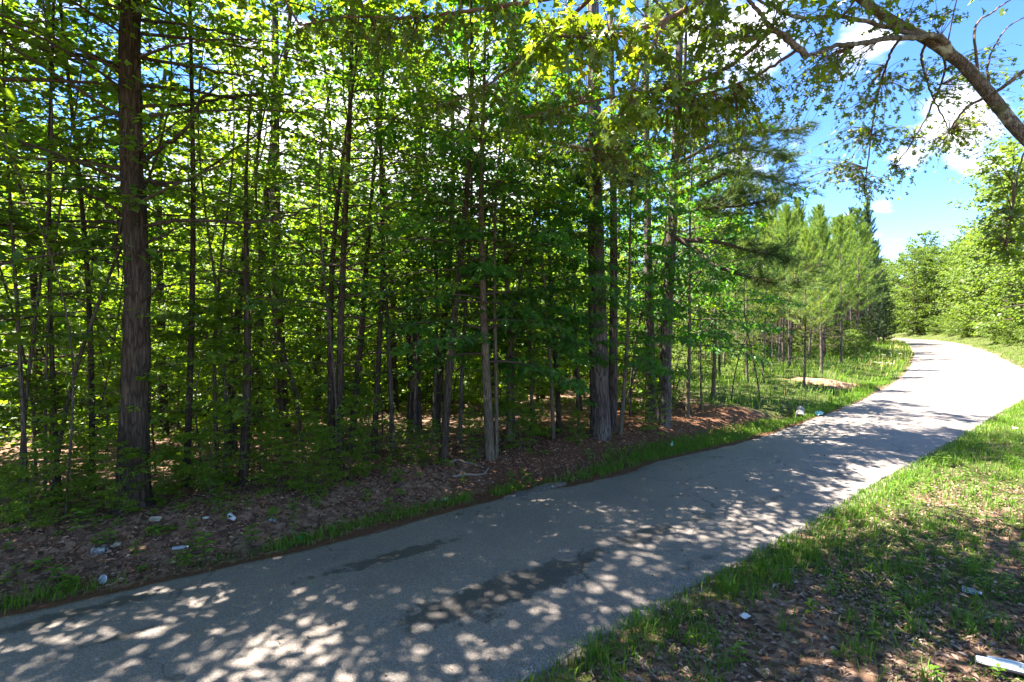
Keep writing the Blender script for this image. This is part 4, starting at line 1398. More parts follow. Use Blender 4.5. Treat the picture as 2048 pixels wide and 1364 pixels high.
for (px, py, d, rx, ry, nl, LL) in CL:
    c = at(px, py, d)
    dist = np.linalg.norm(ABP - c, axis=1)
    o = ABP[dist.argmin()]
    nl = int(nl * (1.8 if d < 6.4 else 2.8))
    LL = LL if d < 6.4 else LL * 1.15
    ry = ry if d < 6.4 else ry * 1.45
    nt_ = max(3, nl // 6)
    for j in range(nt_):
        e = c + np.array([rng.uniform(-1, 1) * rx / F * d, rng.uniform(-1, 1) * min(.35, rx / F * d), rng.uniform(-1, 1) * ry / F * d])
        m1 = o + (e - o) * .45 + np.array([0, 0, .08]) * np.linalg.norm(e - o) + rng.normal(0, .03, 3)
        P = smooth_path(np.array([o, m1, e + [0, 0, -.03]]), 4)
        V, Q = tube(P, np.linspace(.0055, .0015, len(P)), 4)
        tw.add(V, Q, 0, .5, True)
        tn_ = norm(P[-1] - P[-4])
        for q in range(6):
            f = .35 + .65 * q / 5
            bpt = P[min(len(P) - 1, int(round(f * (len(P) - 1))))]
            az = rng.uniform(0, 6.28)
            dd = tn_ * rng.uniform(.3, 1) + np.array([math.cos(az), math.sin(az), 0]) * .8
            dd[2] -= rng.uniform(.1, .8)
            lp_.append(bpt + norm(dd) * .02 + rng.normal(0, .02, 3))
            ld_.append(dd)
            ln_.append(np.array([0, 0, 1.0]) + rng.normal(0, .45, 3))
            lL_.append(LL * rng.uniform(.5, 1.0))
lp_, ld_, ln_, lL_ = map(np.array, (lp_, ld_, ln_, lL_))
size_ = lL_ / lp_[:, 1]
vis = (np.abs((lp_[:, 0]) / lp_[:, 1]) < 1.0) & (((CAM_H - lp_[:, 2]) / lp_[:, 1] * F + HOR) > 0)
order = np.argsort(-(size_ * vis))
big300, rest = order[:300], order[300:]
tint = np.clip(rng.normal(.5, .2, len(lp_)), 0, 1)
V, T = leaf_geo(lp_[rest] - OB, ld_[rest], ln_[rest], lL_[rest], lL_[rest] * .92, OAK)
tw.add(V, T, 1, np.repeat(tint[rest], len(OAK[0])))
# unseen rest of the crown, its leaf clusters added to shade road and verge
r_ = np.random.RandomState(55)
ex = []
for _ in range(460):
    ex.append((r_.uniform(-5.0, 9.5), r_.uniform(2.0, 8.0), r_.uniform(6.0, 9.0)))
for _ in range(420):
    ex.append((r_.uniform(-5.5, 4.5), r_.uniform(3.4, 7.8), r_.uniform(6.0, 8.5)))
for _ in range(320):
    ex.append((r_.uniform(-2.5, 4.5), r_.uniform(4.0, 7.4), r_.uniform(7.2, 9.2)))
for _ in range(520):
    ex.append((r_.uniform(-6.8, 4.5), r_.uniform(1.6, 5.2), r_.uniform(6.4, 8.8)))
ex = np.array(ex)
okx = ((CAM_H - ex[:, 2]) / np.maximum(.1, ex[:, 1]) * F + HOR < -60)
# gap kept in the added leaves so the sun reaches the near sprays
pj = ex - np.array(S)[None] / S.z * (ex[:, 2:3] - 4.6)
okx &= ~((pj[:, 0] > -.5) & (pj[:, 0] < 2.0) & (pj[:, 1] > 2.9) & (pj[:, 1] < 4.4) & (r_.uniform(0, 1, len(ex)) < .95))
ex = ex[okx]
d_ex = np.array([np.linalg.norm(ABP - c, axis=1).min() for c in ex])
nodes = ABP.copy()
for c in ex[np.argsort(d_ex)]:
    dist = np.linalg.norm(nodes - c, axis=1)
    o = nodes[dist.argmin()]
    P = smooth_path(np.array([o, o + (c - o) * .5 + [0, 0, .08], c]), 4)
    V, Q = tube(P - OB, np.linspace(.012, .006, len(P)), 4)
    tw.add(V, Q, 0, .5, True)
    nodes = np.vstack([nodes, P[::3]])
n_e = len(ex) * 24
pe = np.repeat(ex, 24, 0) + r_.normal(0, .38, (n_e, 3)) * [1, 1, .5]
de = r_.normal(0, 1, (n_e, 3))
de[:, 2] -= .4
ne = np.tile([0, 0, 1.0], (n_e, 1)) + r_.normal(0, .4, (n_e, 3))
V, T = leaf_geo(pe - OB, de, ne, .13, .12, KITE)
tw.add(V, T, 1, np.repeat(np.clip(r_.normal(.5, .2, n_e), 0, 1), len(KITE[0])))
# the twig tubes were laid out in world space: bring them to the tree's base
cnt = 0
for k_ in range(len(tw.v)):
    pass
fol = tw
first = 0
nt_clusters = sum(max(3, int(c[5] * (1.8 if c[2] < 6.4 else 2.8)) // 6) for c in CL)
for k_ in range(nt_clusters):
    fol.v[k_] = (fol.v[k_] - OB.astype(np.float32)).astype(np.float32)
link('foliage', fol.mesh('foliage', [M_twig_oak, M_oak_leaf]), OAKT, kind='stuff')
leaf_me = []
for k_ in range(6):
    m_ = MB()
    tv = OAK[0].copy()
    tv[:, 2] = tv[:, 2] * (0.4 + .35 * k_) + .05 * np.sin(tv[:, 0] * 5 + k_) * tv[:, 1]
    tv[:, 1] *= .82 + .04 * k_
    m_.add(tv, OAK[1], 0, .25 + .13 * k_)
    leaf_me.append(m_.mesh('leaf', [M_oak_leaf]))
for n_, i in enumerate(big300):
    D_ = norm(ld_[i])
    S_ = norm(np.cross(D_, ln_[i]))
    N_ = np.cross(S_, D_)
    L = lL_[i]
    o = link('leaf', leaf_me[n_ % 6], OAKT)
    o.matrix_local = Matrix(((D_[0] * L, S_[0] * L, N_[0] * L, lp_[i, 0] - OB[0]), (D_[1] * L, S_[1] * L, N_[1] * L, lp_[i, 1] - OB[1]), (D_[2] * L, S_[2] * L, N_[2] * L, lp_[i, 2] - OB[2]), (0, 0, 0, 1)))

# ------------------------------------------------------------------ grass, litter, gravel
rng = np.random.RandomState(31337)


def inview(x, y, m=1.06):
    return (y > 1.5) & (np.abs(x) < m * y + .4) & (F * CAM_H / np.maximum(y, .1) + HOR < 1500)


def blades(mb, x, y, h, w, bend=.5, mat=0, tint=.5, sp=.12):
    n = len(x)
    z = height(x, y) - .01
    az = rng.uniform(0, 6.28, n)
    d = np.stack([np.cos(az), np.sin(az), np.zeros(n)], -1)
    sd = np.stack([-np.sin(az), np.cos(az), np.zeros(n)], -1)
    b = (rng.uniform(.15, 1.0, n) * bend)[:, None]
    h, w = h[:, None], w[:, None]
    P = np.stack([x, y, z], -1)
    up = np.array([0, 0, 1.0])
    a1 = P + up * h * .45 + d * h * b * .22
    a2 = P + up * h * (.80 - .15 * b) + d * h * b * .62
    a3 = P + up * h * (1.0 - .5 * b) + d * h * b * 1.1
    V = np.stack([P - sd * w * .5, P + sd * w * .5, a1 - sd * w * .5, a1 + sd * w * .5, a2 - sd * w * .33, a2 + sd * w * .33, a3], 1)
    T = np.array([(0, 1, 3), (0, 3, 2), (2, 3, 5), (2, 5, 4), (4, 5, 6)])[None] + (np.arange(n) * 7)[:, None, None]
    mb.add(V, T.reshape(-1, 3), mat, np.repeat(tint, 7))


def cand(n, x0, x1, y0, y1):
    return rng.uniform(x0, x1, n), rng.uniform(y0, y1, n)


# right verge, close by
x, y = cand(230000, -1, 22, 2.0, 21)
d = dright(x, y)
cl = fbm(x, y, 1.7, 61)
edge_p = np.exp(-((d - .25) / .35)**2) * 1.0 * sstep(.3, .55, fbm(x, y, 2.5, 64))
mid_p = sstep(.38, .60, cl) * .55
sunny = sstep(6.5, 10.0, x + .35 * y) * .9
pr = np.clip(np.maximum(np.maximum(edge_p, mid_p + .12), sunny * (.25 + .9 * sstep(.35, .6, cl))), 0, 1) * sstep(-.05, .1, d) * np.where(y < 5, .75, 1)
k = inview(x, y) & (rng.uniform(0, 1, len(x)) < pr) & (d > -.02)
x, y, d = x[k], y[k], d[k]


def along(poly, n, lo, hi, y1, side):
    P = resample(poly, 6000)
    P = P[(P[:, 1] > 1.5) & (P[:, 1] < y1) & (np.abs(P[:, 0]) < 1.1 * P[:, 1] + 1)]
    T_ = norm(np.gradient(P, axis=0))
    i = rng.randint(0, len(P), n)
    o = rng.uniform(lo, hi, n)
    j = rng.uniform(-.05, .05, n)
    return P[i, 0] + side * -T_[i, 1] * o + j * T_[i, 0], P[i, 1] + side * T_[i, 0] * o + j * T_[i, 1], o


x2, y2, o2 = along(R_edge, 15000, -.04, .65, 22, -1)
c2 = fbm(x2, y2, 1.3, 63)
k = inview(x2, y2) & (rng.uniform(0, 1, len(x2)) < np.exp(-((o2 - .20) / .26)**2) * sstep(.36, .58, c2 + .012 * y2) * .8)
x, y, d = np.concatenate([x, x2[k]]), np.concatenate([y, y2[k]]), np.concatenate([d, o2[k]])
gv = MB()
hh = rng.uniform(.04, .13, len(x)) * (1 + .35 * sstep(0, .5, .5 - np.abs(d - .3)))
blades(gv, x, y, hh, rng.uniform(.004, .008, len(x)) * (1 + y * .06), .8, 0, np.clip(rng.normal(.5, .2, len(x)) + .14 * sstep(9, 13, x + .3 * y), 0, 1))
# tufts
tx, ty = cand(600, 0, 14, 2.2, 14)
d = dright(tx, ty)
k = (d > .1) & inview(tx, ty)
tx, ty = tx[k], ty[k]
x = np.repeat(tx, 26) + rng.normal(0, .045, len(tx) * 26)
y = np.repeat(ty, 26) + rng.normal(0, .045, len(tx) * 26)
blades(gv, x, y, rng.uniform(.10, .26, len(x)), rng.uniform(.004, .008, len(x)), 1.1, 0, np.clip(rng.normal(.4, .16, len(x)), 0, 1))
link('grass', gv.mesh('grass', [M_grass]), kind='stuff', label='patchy green grass blades on the verge right of the road', category='grass')

# left edge strip
x, y = cand(160000, -8, 20, 3, 22)
d = dleft(x, y)
cl = fbm(x, y, 1.1, 71)
far = sstep(9, 13, y)
strip = np.exp(-((d - .33 - .1 * far) / (.15 + .15 * far))**2) * np.maximum(sstep(.44, .56, cl), far)
k = inview(x, y) & (d > 0.05) & (rng.uniform(0, 1, len(x)) < strip)
x, y = x[k], y[k]
x2, y2, o2 = along(L_edge, 26000, .08, .9, 24, 1)
c2 = fbm(x2, y2, .9, 71)
f2 = sstep(8.5, 11, y2)
k = inview(x2, y2) & (rng.uniform(0, 1, len(x2)) < np.exp(-((o2 - .32 - .12 * f2) / (.13 + .22 * f2))**2) * np.maximum(sstep(.42, .52, c2), f2))
x, y = np.concatenate([x, x2[k]]), np.concatenate([y, y2[k]])
gl = MB()
blades(gl, x, y, rng.uniform(.05, .19, len(x)), rng.uniform(.005, .009, len(x)) * (1 + .04 * y), .9, 0, np.clip(rng.normal(.55, .18, len(x)), 0, 1))
link('grass', gl.mesh('grass', [M_grass]), kind='stuff', label='narrow strip of green grass along the left edge of the asphalt', category='grass')

# meadow under the young pines
x, y = cand(260000, 3, 80, 13, 110)
k = rng.uniform(0, 1, len(x)) < np.clip(22 / y, 0, 1)**1.3
x, y = x[k], y[k]
d = dleft(x, y)
md = meadow(x, y)
ddx = np.hypot((x - DIRT[0]) / 1.9, (y - DIRT[1]) / 1.0)
dc = np.hypot(x - CULV[0], y - CULV[1])
pr = md * (d > .15) * sstep(.75, 1.3, ddx) * sstep(14, 6, d) * sstep(.25, .5, fbm(x, y, .5, 75) + .12) * sstep(.3, .6, dc)
k = (rng.uniform(0, 1, len(x)) < pr) & inview(x, y)
x, y, d = x[k], y[k], d[k]
gm = MB()
tall = sstep(24, 34, y) * sstep(4, 1, d)
blades(gm, x, y, rng.uniform(.16, .50, len(x)) * (1 + .5 * tall) * sstep(0, .5, d + .2), rng.uniform(.010, .018, len(x)) * (.6 + .035 * y), .8, 0, np.clip(rng.normal(.62, .17, len(x)) + .22 * tall, 0, 1))
link('grass', gm.mesh('grass', [M_grass]), kind='stuff', label='tall bright meadow grass under the young pines', category='grass')

# right bank, far
x, y = cand(120000, 14, 100, 18, 120)
k = rng.uniform(0, 1, len(x)) < np.clip(30 / y, 0, 1)**1.2
x, y = x[k], y[k]
d = dright(x, y)
k = (d > .1) & (d < 9) & inview(x, y, 1.1) & (rng.uniform(0, 1, len(x)) < sstep(.3, .5, fbm(x, y, .6, 81) + .1))
x, y, d = x[k], y[k], d[k]
gr = MB()
blades(gr, x, y, rng.uniform(.10, .34, len(x)), rng.uniform(.010, .018, len(x)) * (.6 + .035 * y), .8, 0, np.clip(rng.normal(.62, .2, len(x)), 0, 1))
link('grass', gr.mesh('grass', [M_grass]), kind='stuff', label='sunlit yellow green grass on the bank beyond the bend', category='grass')

# fallen leaves


def litter(x, y, L, tpl, mat, tint, lift=.012, tilt=.38, lw=.6):
    n = len(x)
    z = height(x, y) + rng.uniform(0, lift, n)
    az = rng.uniform(0, 6.28, n)
    D = np.stack([np.cos(az), np.sin(az), rng.uniform(-.25, .3, n)], -1)
    N = np.tile([0, 0, 1.0], (n, 1)) + rng.normal(0, tilt, (n, 3))
    V, T = leaf_geo(np.stack([x, y, z], -1), D, N, L, L * lw, tpl)
    m_ = MB()
    m_.add(V, T, 0, np.repeat(tint, len(tpl[0])))
    return m_


CURL = (KITE[0] * np.array([1, 1, 2.2]), KITE[1])
x, y = cand(130000, -1, 13, 2.1, 12)
d = dright(x, y)
pr = sstep(.15, .6, d) * (.35 + .65 * sstep(.35, .55, fbm(x, y, .8, 91))) * np.clip(7 / y, .25, 1) * (1 - .6 * sstep(9, 12, x + .3 * y))
k = (d > .1) & inview(x, y) & (rng.uniform(0, 1, len(x)) < pr * .8)
x, y = x[k], y[k]
m_ = litter(x, y, rng.uniform(.03, .085, len(x)), CURL, 0, np.clip(rng.normal(.58, .26, len(x)), 0, 1), .02, .5, .42)
link('fallen_leaves', m_.mesh('fallen_leaves', [M_dead]), kind='stuff', label='dry brown fallen leaves covering the verge right of the road', category='leaf litter')
x, y = cand(150000, -9, 8, 4, 13)
d = dleft(x, y)
pr = sstep(.1, .5, d) * sstep(4.5, 2.0, d) * sstep(6.5, 1.0, x) * (.35 + .65 * sstep(.35, .55, fbm(x, y, .9, 95)))
k = (d > .05) & inview(x, y) & (rng.uniform(0, 1, len(x)) < pr * .7)
x, y = x[k], y[k]
m_ = litter(x, y, rng.uniform(.025, .075, len(x)), CURL, 0, np.clip(rng.normal(.48, .26, len(x)), 0, 1), .015, .38, .42)
link('fallen_leaves', m_.mesh('fallen_leaves', [M_dead_red]), kind='stuff', label='dark brown fallen leaves on the bank in front of the wood', category='leaf litter')
x, y = cand(150000, -9, 14, 4, 16)
d = dleft(x, y)
pr = np.maximum(np.exp(-((d - .08) / .16)**2), .45 * sstep(-5, 1, x) * sstep(4.5, .8, d) * (d > 0))
k = (d > -.15) & inview(x, y) & (rng.uniform(0, 1, len(x)) < pr * .5)
x, y = x[k], y[k]
n = len(x)
az = rng.uniform(0, 6.28, n)
dv = np.stack([np.cos(az), np.sin(az), rng.uniform(-.1, .25, n)], -1)
z = np.maximum(height(x, y), .014 * (dleft(x, y) < .05)) + rng.uniform(0, .02, n)
P = np.stack([x, y, z], -1)
sd = np.cross(dv, [0, 0, 1.0])
V = np.stack([P - sd * .0022, P + sd * .0022, P + dv * rng.uniform(.08, .18, n)[:, None]], 1)
m_ = MB()
m_.add(V, np.arange(n * 3).reshape(-1, 3), 0, np.repeat(np.clip(rng.normal(.5, .25, n), 0, 1), 3))
link('pine_straw', m_.mesh('pine_straw', [M_red]), kind='stuff', label='rust coloured fallen pine needles along the left edge of the road', category='pine straw')

# low leafy cover on the floor of the clearing
x, y = cand(150000, -50, 10, 8, 46)
d = dleft(x, y)
k = (d > 5.5) & (d < 27) & inview(x, y, 1.15) & (rng.uniform(0, 1, len(x)) < sstep(.3, .5, fbm(x, y, .5, 131)) * sstep(5.5, 9, d) * sstep(7, 0, x) * .9)
x, y = x[k], y[k]
n = len(x)
az = rng.uniform(0, 6.28, n)
dv = np.stack([np.cos(az), np.sin(az), rng.uniform(-.3, .5, n)], -1)
P = np.stack([x, y, height(x, y) + rng.uniform(.03, .45, n)], -1)
L = rng.uniform(.09, .20, n)
V, T = leaf_geo(P, dv, np.tile([0, 0, 1.0], (n, 1)) + rng.normal(0, .4, (n, 3)), L, L * .75, DIAM)
m_ = MB()
m_.add(V, T, 0, np.repeat(np.clip(rng.normal(.5, .22, n), 0, 1), 4))
link('undergrowth', m_.mesh('undergrowth', [M_wood_leaf]), kind='stuff', label='low green leafy cover on the sunlit floor behind the front trees', category='undergrowth')

x, y = cand(900, -4, 12, 2.6, 12)
k = (dleft(x, y) < -.1) & (dright(x, y) < -.1) & inview(x, y)
x, y = x[k][:260], y[k][:260]
n = len(x)
az = rng.uniform(0, 6.28, n)
dm = np.minimum(-dleft(x, y), -dright(x, y))
P = np.stack([x, y, .03 + .045 * np.clip(dm / 1.6, 0, 1)], -1)
L = rng.uniform(.02, .06, n)
V, T = leaf_geo(P, np.stack([np.cos(az), np.sin(az), 0 * az], -1), np.tile([0, 0, 1.0], (n, 1)) + rng.normal(0, .25, (n, 3)), L, L * .4, CURL)
m_ = MB()
m_.add(V, T, 0, np.repeat(np.clip(rng.normal(.55, .25, n), 0, 1), 6))
link('fallen_leaves', m_.mesh('fallen_leaves', [M_dead]), kind='stuff', label='few dry leaves blown onto the asphalt', category='leaf litter')

# loose gravel on the near edge
x, y = cand(60000, -1, 14, 2.3, 14)
d = dright(x, y)
pr = np.exp(-((d + .10) / .20)**2) * np.clip(5 / y, .15, 1)
k = inview(x, y) & (rng.uniform(0, 1, len(x)) < pr)
x, y, d = x[k], y[k], d[k]
n = len(x)
ov = np.array([(1, 0, 0), (0, 1, 0), (-1, 0, 0), (0, -1, 0), (0, 0, .8), (0, 0, -.8)])
of = np.array([(0, 1, 4), (1, 2, 4), (2, 3, 4), (3, 0, 4), (1, 0, 5), (2, 1, 5), (3, 2, 5), (0, 3, 5)])
r = rng.uniform(.004, .011, n)
rot = rng.uniform(0, 6.28, n)
ovr = np.stack([ov[None, :, 0] * np.cos(rot)[:, None] - ov[None, :, 1] * np.sin(rot)[:, None], ov[None, :, 0] * np.sin(rot)[:, None] + ov[None, :, 1] * np.cos(rot)[:, None], np.broadcast_to(ov[None, :, 2], (n, 6))], -1)
ovr = ovr * rng.uniform(.6, 1.4, (n, 6, 1)) * r[:, None, None]
zg = np.where(d < -.03, .018, height(x, y) + .004)
V = np.stack([x, y, zg], -1)[:, None] + ovr
m_ = MB()
m_.add(V, (of[None] + (np.arange(n) * 6)[:, None, None]).reshape(-1, 3), 0, np.repeat(rng.uniform(0, 1, n), 6))
mg, nt, out = new_mat('gravel_stone')
p = nd(nt, 'ShaderNodeBsdfPrincipled')
setin(nt, p, 'Base Color', ramp(nt, attr(nt, 'tint'), [(0, (0.10, 0.085, 0.08)), (.5, (0.24, 0.215, 0.20)), (1, (0.46, 0.43, 0.40))]))
p.inputs['Roughness'].default_value = .85
nt.links.new(p.outputs[0], out.inputs['Surface'])
link('gravel', m_.mesh('gravel', [mg]), kind='stuff', label='loose pale gravel along the near edge of the asphalt', category='gravel')

# ------------------------------------------------------------------ small plants
weed_m = []
for k_ in range(5):
    r_ = np.random.RandomState(60 + k_)
    m_ = MB()
    hgt = .05 + .03 * k_
    V, Q = tube(np.array([(0, 0, -.02), (.004, 0, hgt * .5), (.0, .006, hgt)]), [.003, .0025, .0015], 4)
    m_.add(V, Q, 0, .5, True)
    n = 7 + k_
    az = np.arange(n) * 2.4
    hz = np.linspace(.25, 1, n) * hgt
    P = np.stack([0 * az, 0 * az, hz], -1)
    D = np.stack([np.cos(az), np.sin(az), r_.uniform(-.1, .45, n)], -1)
    V, T = leaf_geo(P, D, np.tile([0, 0, 1.0], (n, 1)) + r_.normal(0, .2, (n, 3)), r_.uniform(.05, .085, n), r_.uniform(.03, .05, n), KITE)
    m_.add(V, T, 1, .6 + 0 * np.zeros(len(V)))
    weed_m.append(m_.mesh('weed', [M_twig, M_grass]))
rng = np.random.RandomState(808)
for i in range(70):
    for _ in range(50):
        x, y = rng.uniform(0, 11), rng.uniform(2.2, 10)
        if dr1(x, y) > .25 and abs(x) < y * 1.02 and F * CAM_H / y + HOR < 1400:
            break
    o = link('weed', weed_m[i % 5], None, (x, y, float(height(x, y)[0])), label='small oval leaved green weed on the verge ' + min(((1490, 1240, 'near the white paper scrap'), (1943, 1187, 'near the clear ribbed bottle'), (1300, 1320, 'near the grey stick at the bottom'), (1800, 1186, 'near the long bent twig'), (2010, 1340, 'near the white plastic guard'), (1700, 1050, 'along the grassy road edge'), (1950, 960, 'in the sunlit grass at the right'), (1600, 1290, 'in the leaves at the bottom middle')), key=lambda q: (q[0] - 1024 - F * x / y)**2 + (q[1] - HOR - F * 2.6 / y)**2)[2], category='weed', group='weeds on the near verge')
    o.rotation_euler = (0, 0, rng.uniform(0, 6))
    s = rng.uniform(.6, 1.3)
    o.scale = (s, s, s)
for i in range(80):
    for _ in range(50):
        px, py = rng.uniform(0, 1300), rng.uniform(860, 1190)
        b = gpt(px, py)
        if .25 < dl1(b[0], b[1]) < 3.2:
            break
    o = link('weed', weed_m[i % 5], None, b, label='small green weed on the bank below ' + lmk(b[0], b[1]), category='weed', group='weeds on the left bank')
    o.rotation_euler = (0, 0, rng.uniform(0, 6))
    s = rng.uniform(.8, 1.9)
    o.scale = (s, s, s)
# white wild flowers by the bend
for i, (px, py) in enumerate(((1785, 722), (1780, 712), (1800, 720), (1768, 724), (1792, 712), (1775, 735), (1812, 730), (1750, 745), (1760, 752), (1782, 742))):
    b = gpt(px, py + 12)
    m_ = MB()
    hgt = rng.uniform(.6, .95)
    V, Q = tube(np.array([(0, 0, 0), (.03, .01, hgt * .5), (.02, .03, hgt)]), [.008, .006, .004], 4)
    m_.add(V, Q, 0, .4, True)
    n = 26
    a = rng.uniform(0, 6.28, n)
    rr = rng.uniform(0, .09, n)
    P = np.stack([.02 + rr * np.cos(a), .03 + rr * np.sin(a), hgt + .03 - rr * .3], -1)
    V, T = leaf_geo(P, np.stack([np.cos(a), np.sin(a), 0 * a + .1], -1), np.tile([0, 0, 1.0], (n, 1)), .035, .035, DIAM)
    m_.add(V, T, 1, .5)
    if i == 0:
        M_petal = plain('petal', (.8, .8, .76), .7)
    link('wild_flower', m_.mesh('wild_flower', [M_grass, M_petal]), None, b, label='white umbel wild flower standing in the tall grass by the bend', category='flower', group='white wild flowers by the bend')

# ------------------------------------------------------------------ fallen branches
FB = [
    ([(905, 955), (935, 953), (965, 951), (978, 938)], 7, 'forked dead branch lying on the reddish bank near the middle', M_dead_wood),
    ([(898, 928), (915, 922), (930, 927), (948, 930), (968, 938)], 5, 'thin arched dead stick at the foot of the straight reddish brown tree', M_dead_wood),
    ([(150, 1147), (190, 1138), (222, 1128)], 4, 'straight dark stick behind the grass at the left edge of the road', M_bark_thin),
    ([(458, 1098), (475, 1083), (490, 1070)], 3, 'short straight stick on the leaf litter right of the crumpled pale bottle', M_dead_wood),
    ([(1750, 1130), (1775, 1160), (1800, 1186), (1830, 1215), (1870, 1232)], 4, 'long pale bent twig on the verge left of the clear plastic bottle', M_dead_wood),
    ([(1800, 1186), (1825, 1188), (1850, 1186)], 3, 'short pale twig touching the long bent one on the verge', M_dead_wood),
    ([(1268, 1308), (1285, 1325), (1300, 1345), (1315, 1362)], 5, 'pale grey stick crossing the gravelly edge at the bottom of the verge', M_dead_wood),
    ([(1235, 1335), (1250, 1325), (1272, 1320)], 4, 'short curved pale stick beside the grey stick at the bottom', M_dead_wood),
    ([(1355, 1308), (1375, 1318), (1400, 1314)], 4, 'wavy thin pale twig near the bottom of the verge', M_dead_wood),
    ([(1640, 812), (1660, 806), (1690, 804)], 4, 'bleached stick lying in front of the reddish dirt mound', M_dead_wood),
    ([(1575, 790), (1600, 782), (1640, 780)], 4, 'grey dead branch lying left of the reddish dirt mound', M_dead_wood),
    ([(1000, 880), (985, 897), (965, 905), (945, 925)], 4, 'bent bare stick leaning by the leaf wrapped trunk', M_dead_wood),
    ([(1945, 1250), (1985, 1235), (2030, 1240)], 4, 'thin curved stick right of the clear plastic bottle', M_dead_wood),
]
for pts, wpx, lab, mt in FB:
    G = np.array([gpt(p, q) for p, q in pts])
    G[:, 2] += .012 + wpx / F * G[:, 1] * .25
    P = smooth_path(G, 5)
    o_ = P[0].copy()
    s = np.linspace(0, 1, len(P))
    m_ = MB()
    V, Q = tube(P - o_ + rng.normal(0, .003, P.shape), wpx / F * o_[1] * .42 * (1 - .55 * s), 6)
    m_.add(V, Q, 0, .5, True)
    for f in (.35, .6, .8):
        i0 = int(f * (len(P) - 1))
        d = norm(np.array([rng.uniform(-1, 1), rng.uniform(-1, 1), rng.uniform(.0, .4)]))
        q0 = P[i0] - o_
        V, Q = tube(np.array([q0, q0 + d * .07, q0 + d * .14]), np.array([.5, .35, .1]) * wpx / F * o_[1] * .4, 4)
        m_.add(V, Q, 0, .5, True)
    link('fallen_branch', m_.mesh('fallen_branch', [mt]), None, o_, label=lab, category='fallen branch', group='dead sticks on the ground')

# ------------------------------------------------------------------ litter people dropped, culvert, broken asphalt
M_foam = plain('white_foam', (.56, .57, .60), .45, .4)
M_redp = plain('red_print', (.55, .07, .09), .5)
M_clear = plain('clear_plastic', (.55, .6, .6), .12, .5, trans=.75)
M_label = plain('faded_label', (.34, .38, .41), .5, var=.3)
M_green = plain('green_plastic', (.02, .42, .12), .2, .5, trans=.35)
M_cap = plain('white_cap', (.8, .82, .8), .4)
M_white = plain('white_plastic', (.50, .54, .56), .4, .5)
M_paper = plain('pale_paper', (.36, .31, .23), .85, .2, var=.25)
M_blue = plain('pale_blue_plastic', (.45, .72, .78), .35, .5)
M_conc = plain('weathered_concrete', (.30, .275, .25), .9, .2, var=.45)
M_black = plain('black_plastic', (.012, .012, .014), .35, .5)
M_pipe_shade = plain('pipe_shade', (.05, .045, .04), .95, .1)


def lathe(prof, n=20):
    """surface of revolution about X from (x, r) pairs"""
    pr = np.array(prof, float)
    th = np.arange(n) / n * 2 * PI
    V = np.stack([np.repeat(pr[:, :1], n, 1), pr[:, 1:] * np.cos(th)[None], pr[:, 1:] * np.sin(th)[None]], -1)
    k = len(pr)
    i = np.arange(k - 1)[:, None] * n
    j = np.arange(n)[None]
    q = (j + 1) % n
    Q = np.stack([i + j, i + q, i + n + q, i + n + j], -1).reshape(-1, 4)
    return V.reshape(-1, 3), Q


def part(name, prof, mat, parent, n=20, dent=0.0, seed=0, squash=1.0):
    V, Q = lathe(prof, n)
    if dent:
        V = V + dent * (np.stack([vnoise(V[:, 0] * 40, V[:, 1] * 40 + 3 * V[:, 2] * 40, 1, seed + c) for c in range(3)], -1) - .5)
    V[:, 2] *= squash
    m_ = MB()
    m_.add(V, Q, 0, .5, True)
    return link(name, m_.mesh(name, [mat]), parent)


def lay(px, py, name, label, cat, rz, r, tilt=0.0, group='litter dropped by the road'):
    b = gpt(px, py)
    o = thing(name, label, cat, (b[0], b[1], b[2] + r), group, 0)
    o.rotation_euler = (0, tilt, rz)
    o.scale = (.8, .8, .8)
    o.location[2] -= r * .25
    return o


# foam cup
c = lay(464, 1040, 'foam_cup', 'white foam cup with a red round emblem lying on the leaf litter', 'cup', math.radians(155), .045, -.25)
part('body', [(-.06, 0), (-.06, .030), (-.055, .031), (.065, .044), (.068, .047), (.071, .044), (.066, .041), (-.052, .028), (-.052, 0)], M_foam, c, 24)
m_ = MB()
th = np.linspace(-.55, .55, 9) - PI / 2 + .55
xx = np.linspace(-.022, .03, 7)
Vv, keep = [], []
for a_ in xx:
    for b_ in th:
        rr = .031 + (a_ + .055) * (.013 / .12) + .0012
        Vv.append((a_, rr * math.cos(b_), rr * math.sin(b_)))
Vv = np.array(Vv)
cx = .004
Qs = []
for a_ in range(6):
    for b_ in range(8):
        cc = (xx[a_] + xx[a_ + 1]) / 2 - cx, (th[b_] + th[b_ + 1]) / 2 - (-PI / 2 + .55)
        rad_ = math.hypot(cc[0] / .026, cc[1] / .55)
        if rad_ < 1.0 and not (.35 < rad_ < .55):
            Qs.append((a_ * 9 + b_, a_ * 9 + b_ + 1, a_ * 9 + 9 + b_ + 1, a_ * 9 + 9 + b_))
m_.add(Vv, np.array(Qs), 0, .5)
link('emblem', m_.mesh('emblem', [M_redp]), c)
# clear plastic cup
c = lay(542, 1044, 'plastic_cup', 'clear plastic cup lying right of the white foam cup', 'cup', math.radians(70), .04, .5)
part('body', [(-.06, 0), (-.06, .028), (.06, .040), (.064, .042), (.060, .038), (-.056, .026), (-.056, 0)], M_clear, c, 20)
part('lid', [(.060, .043), (.068, .043), (.072, .034), (.078, .030), (.078, 0)], M_label, c, 20)


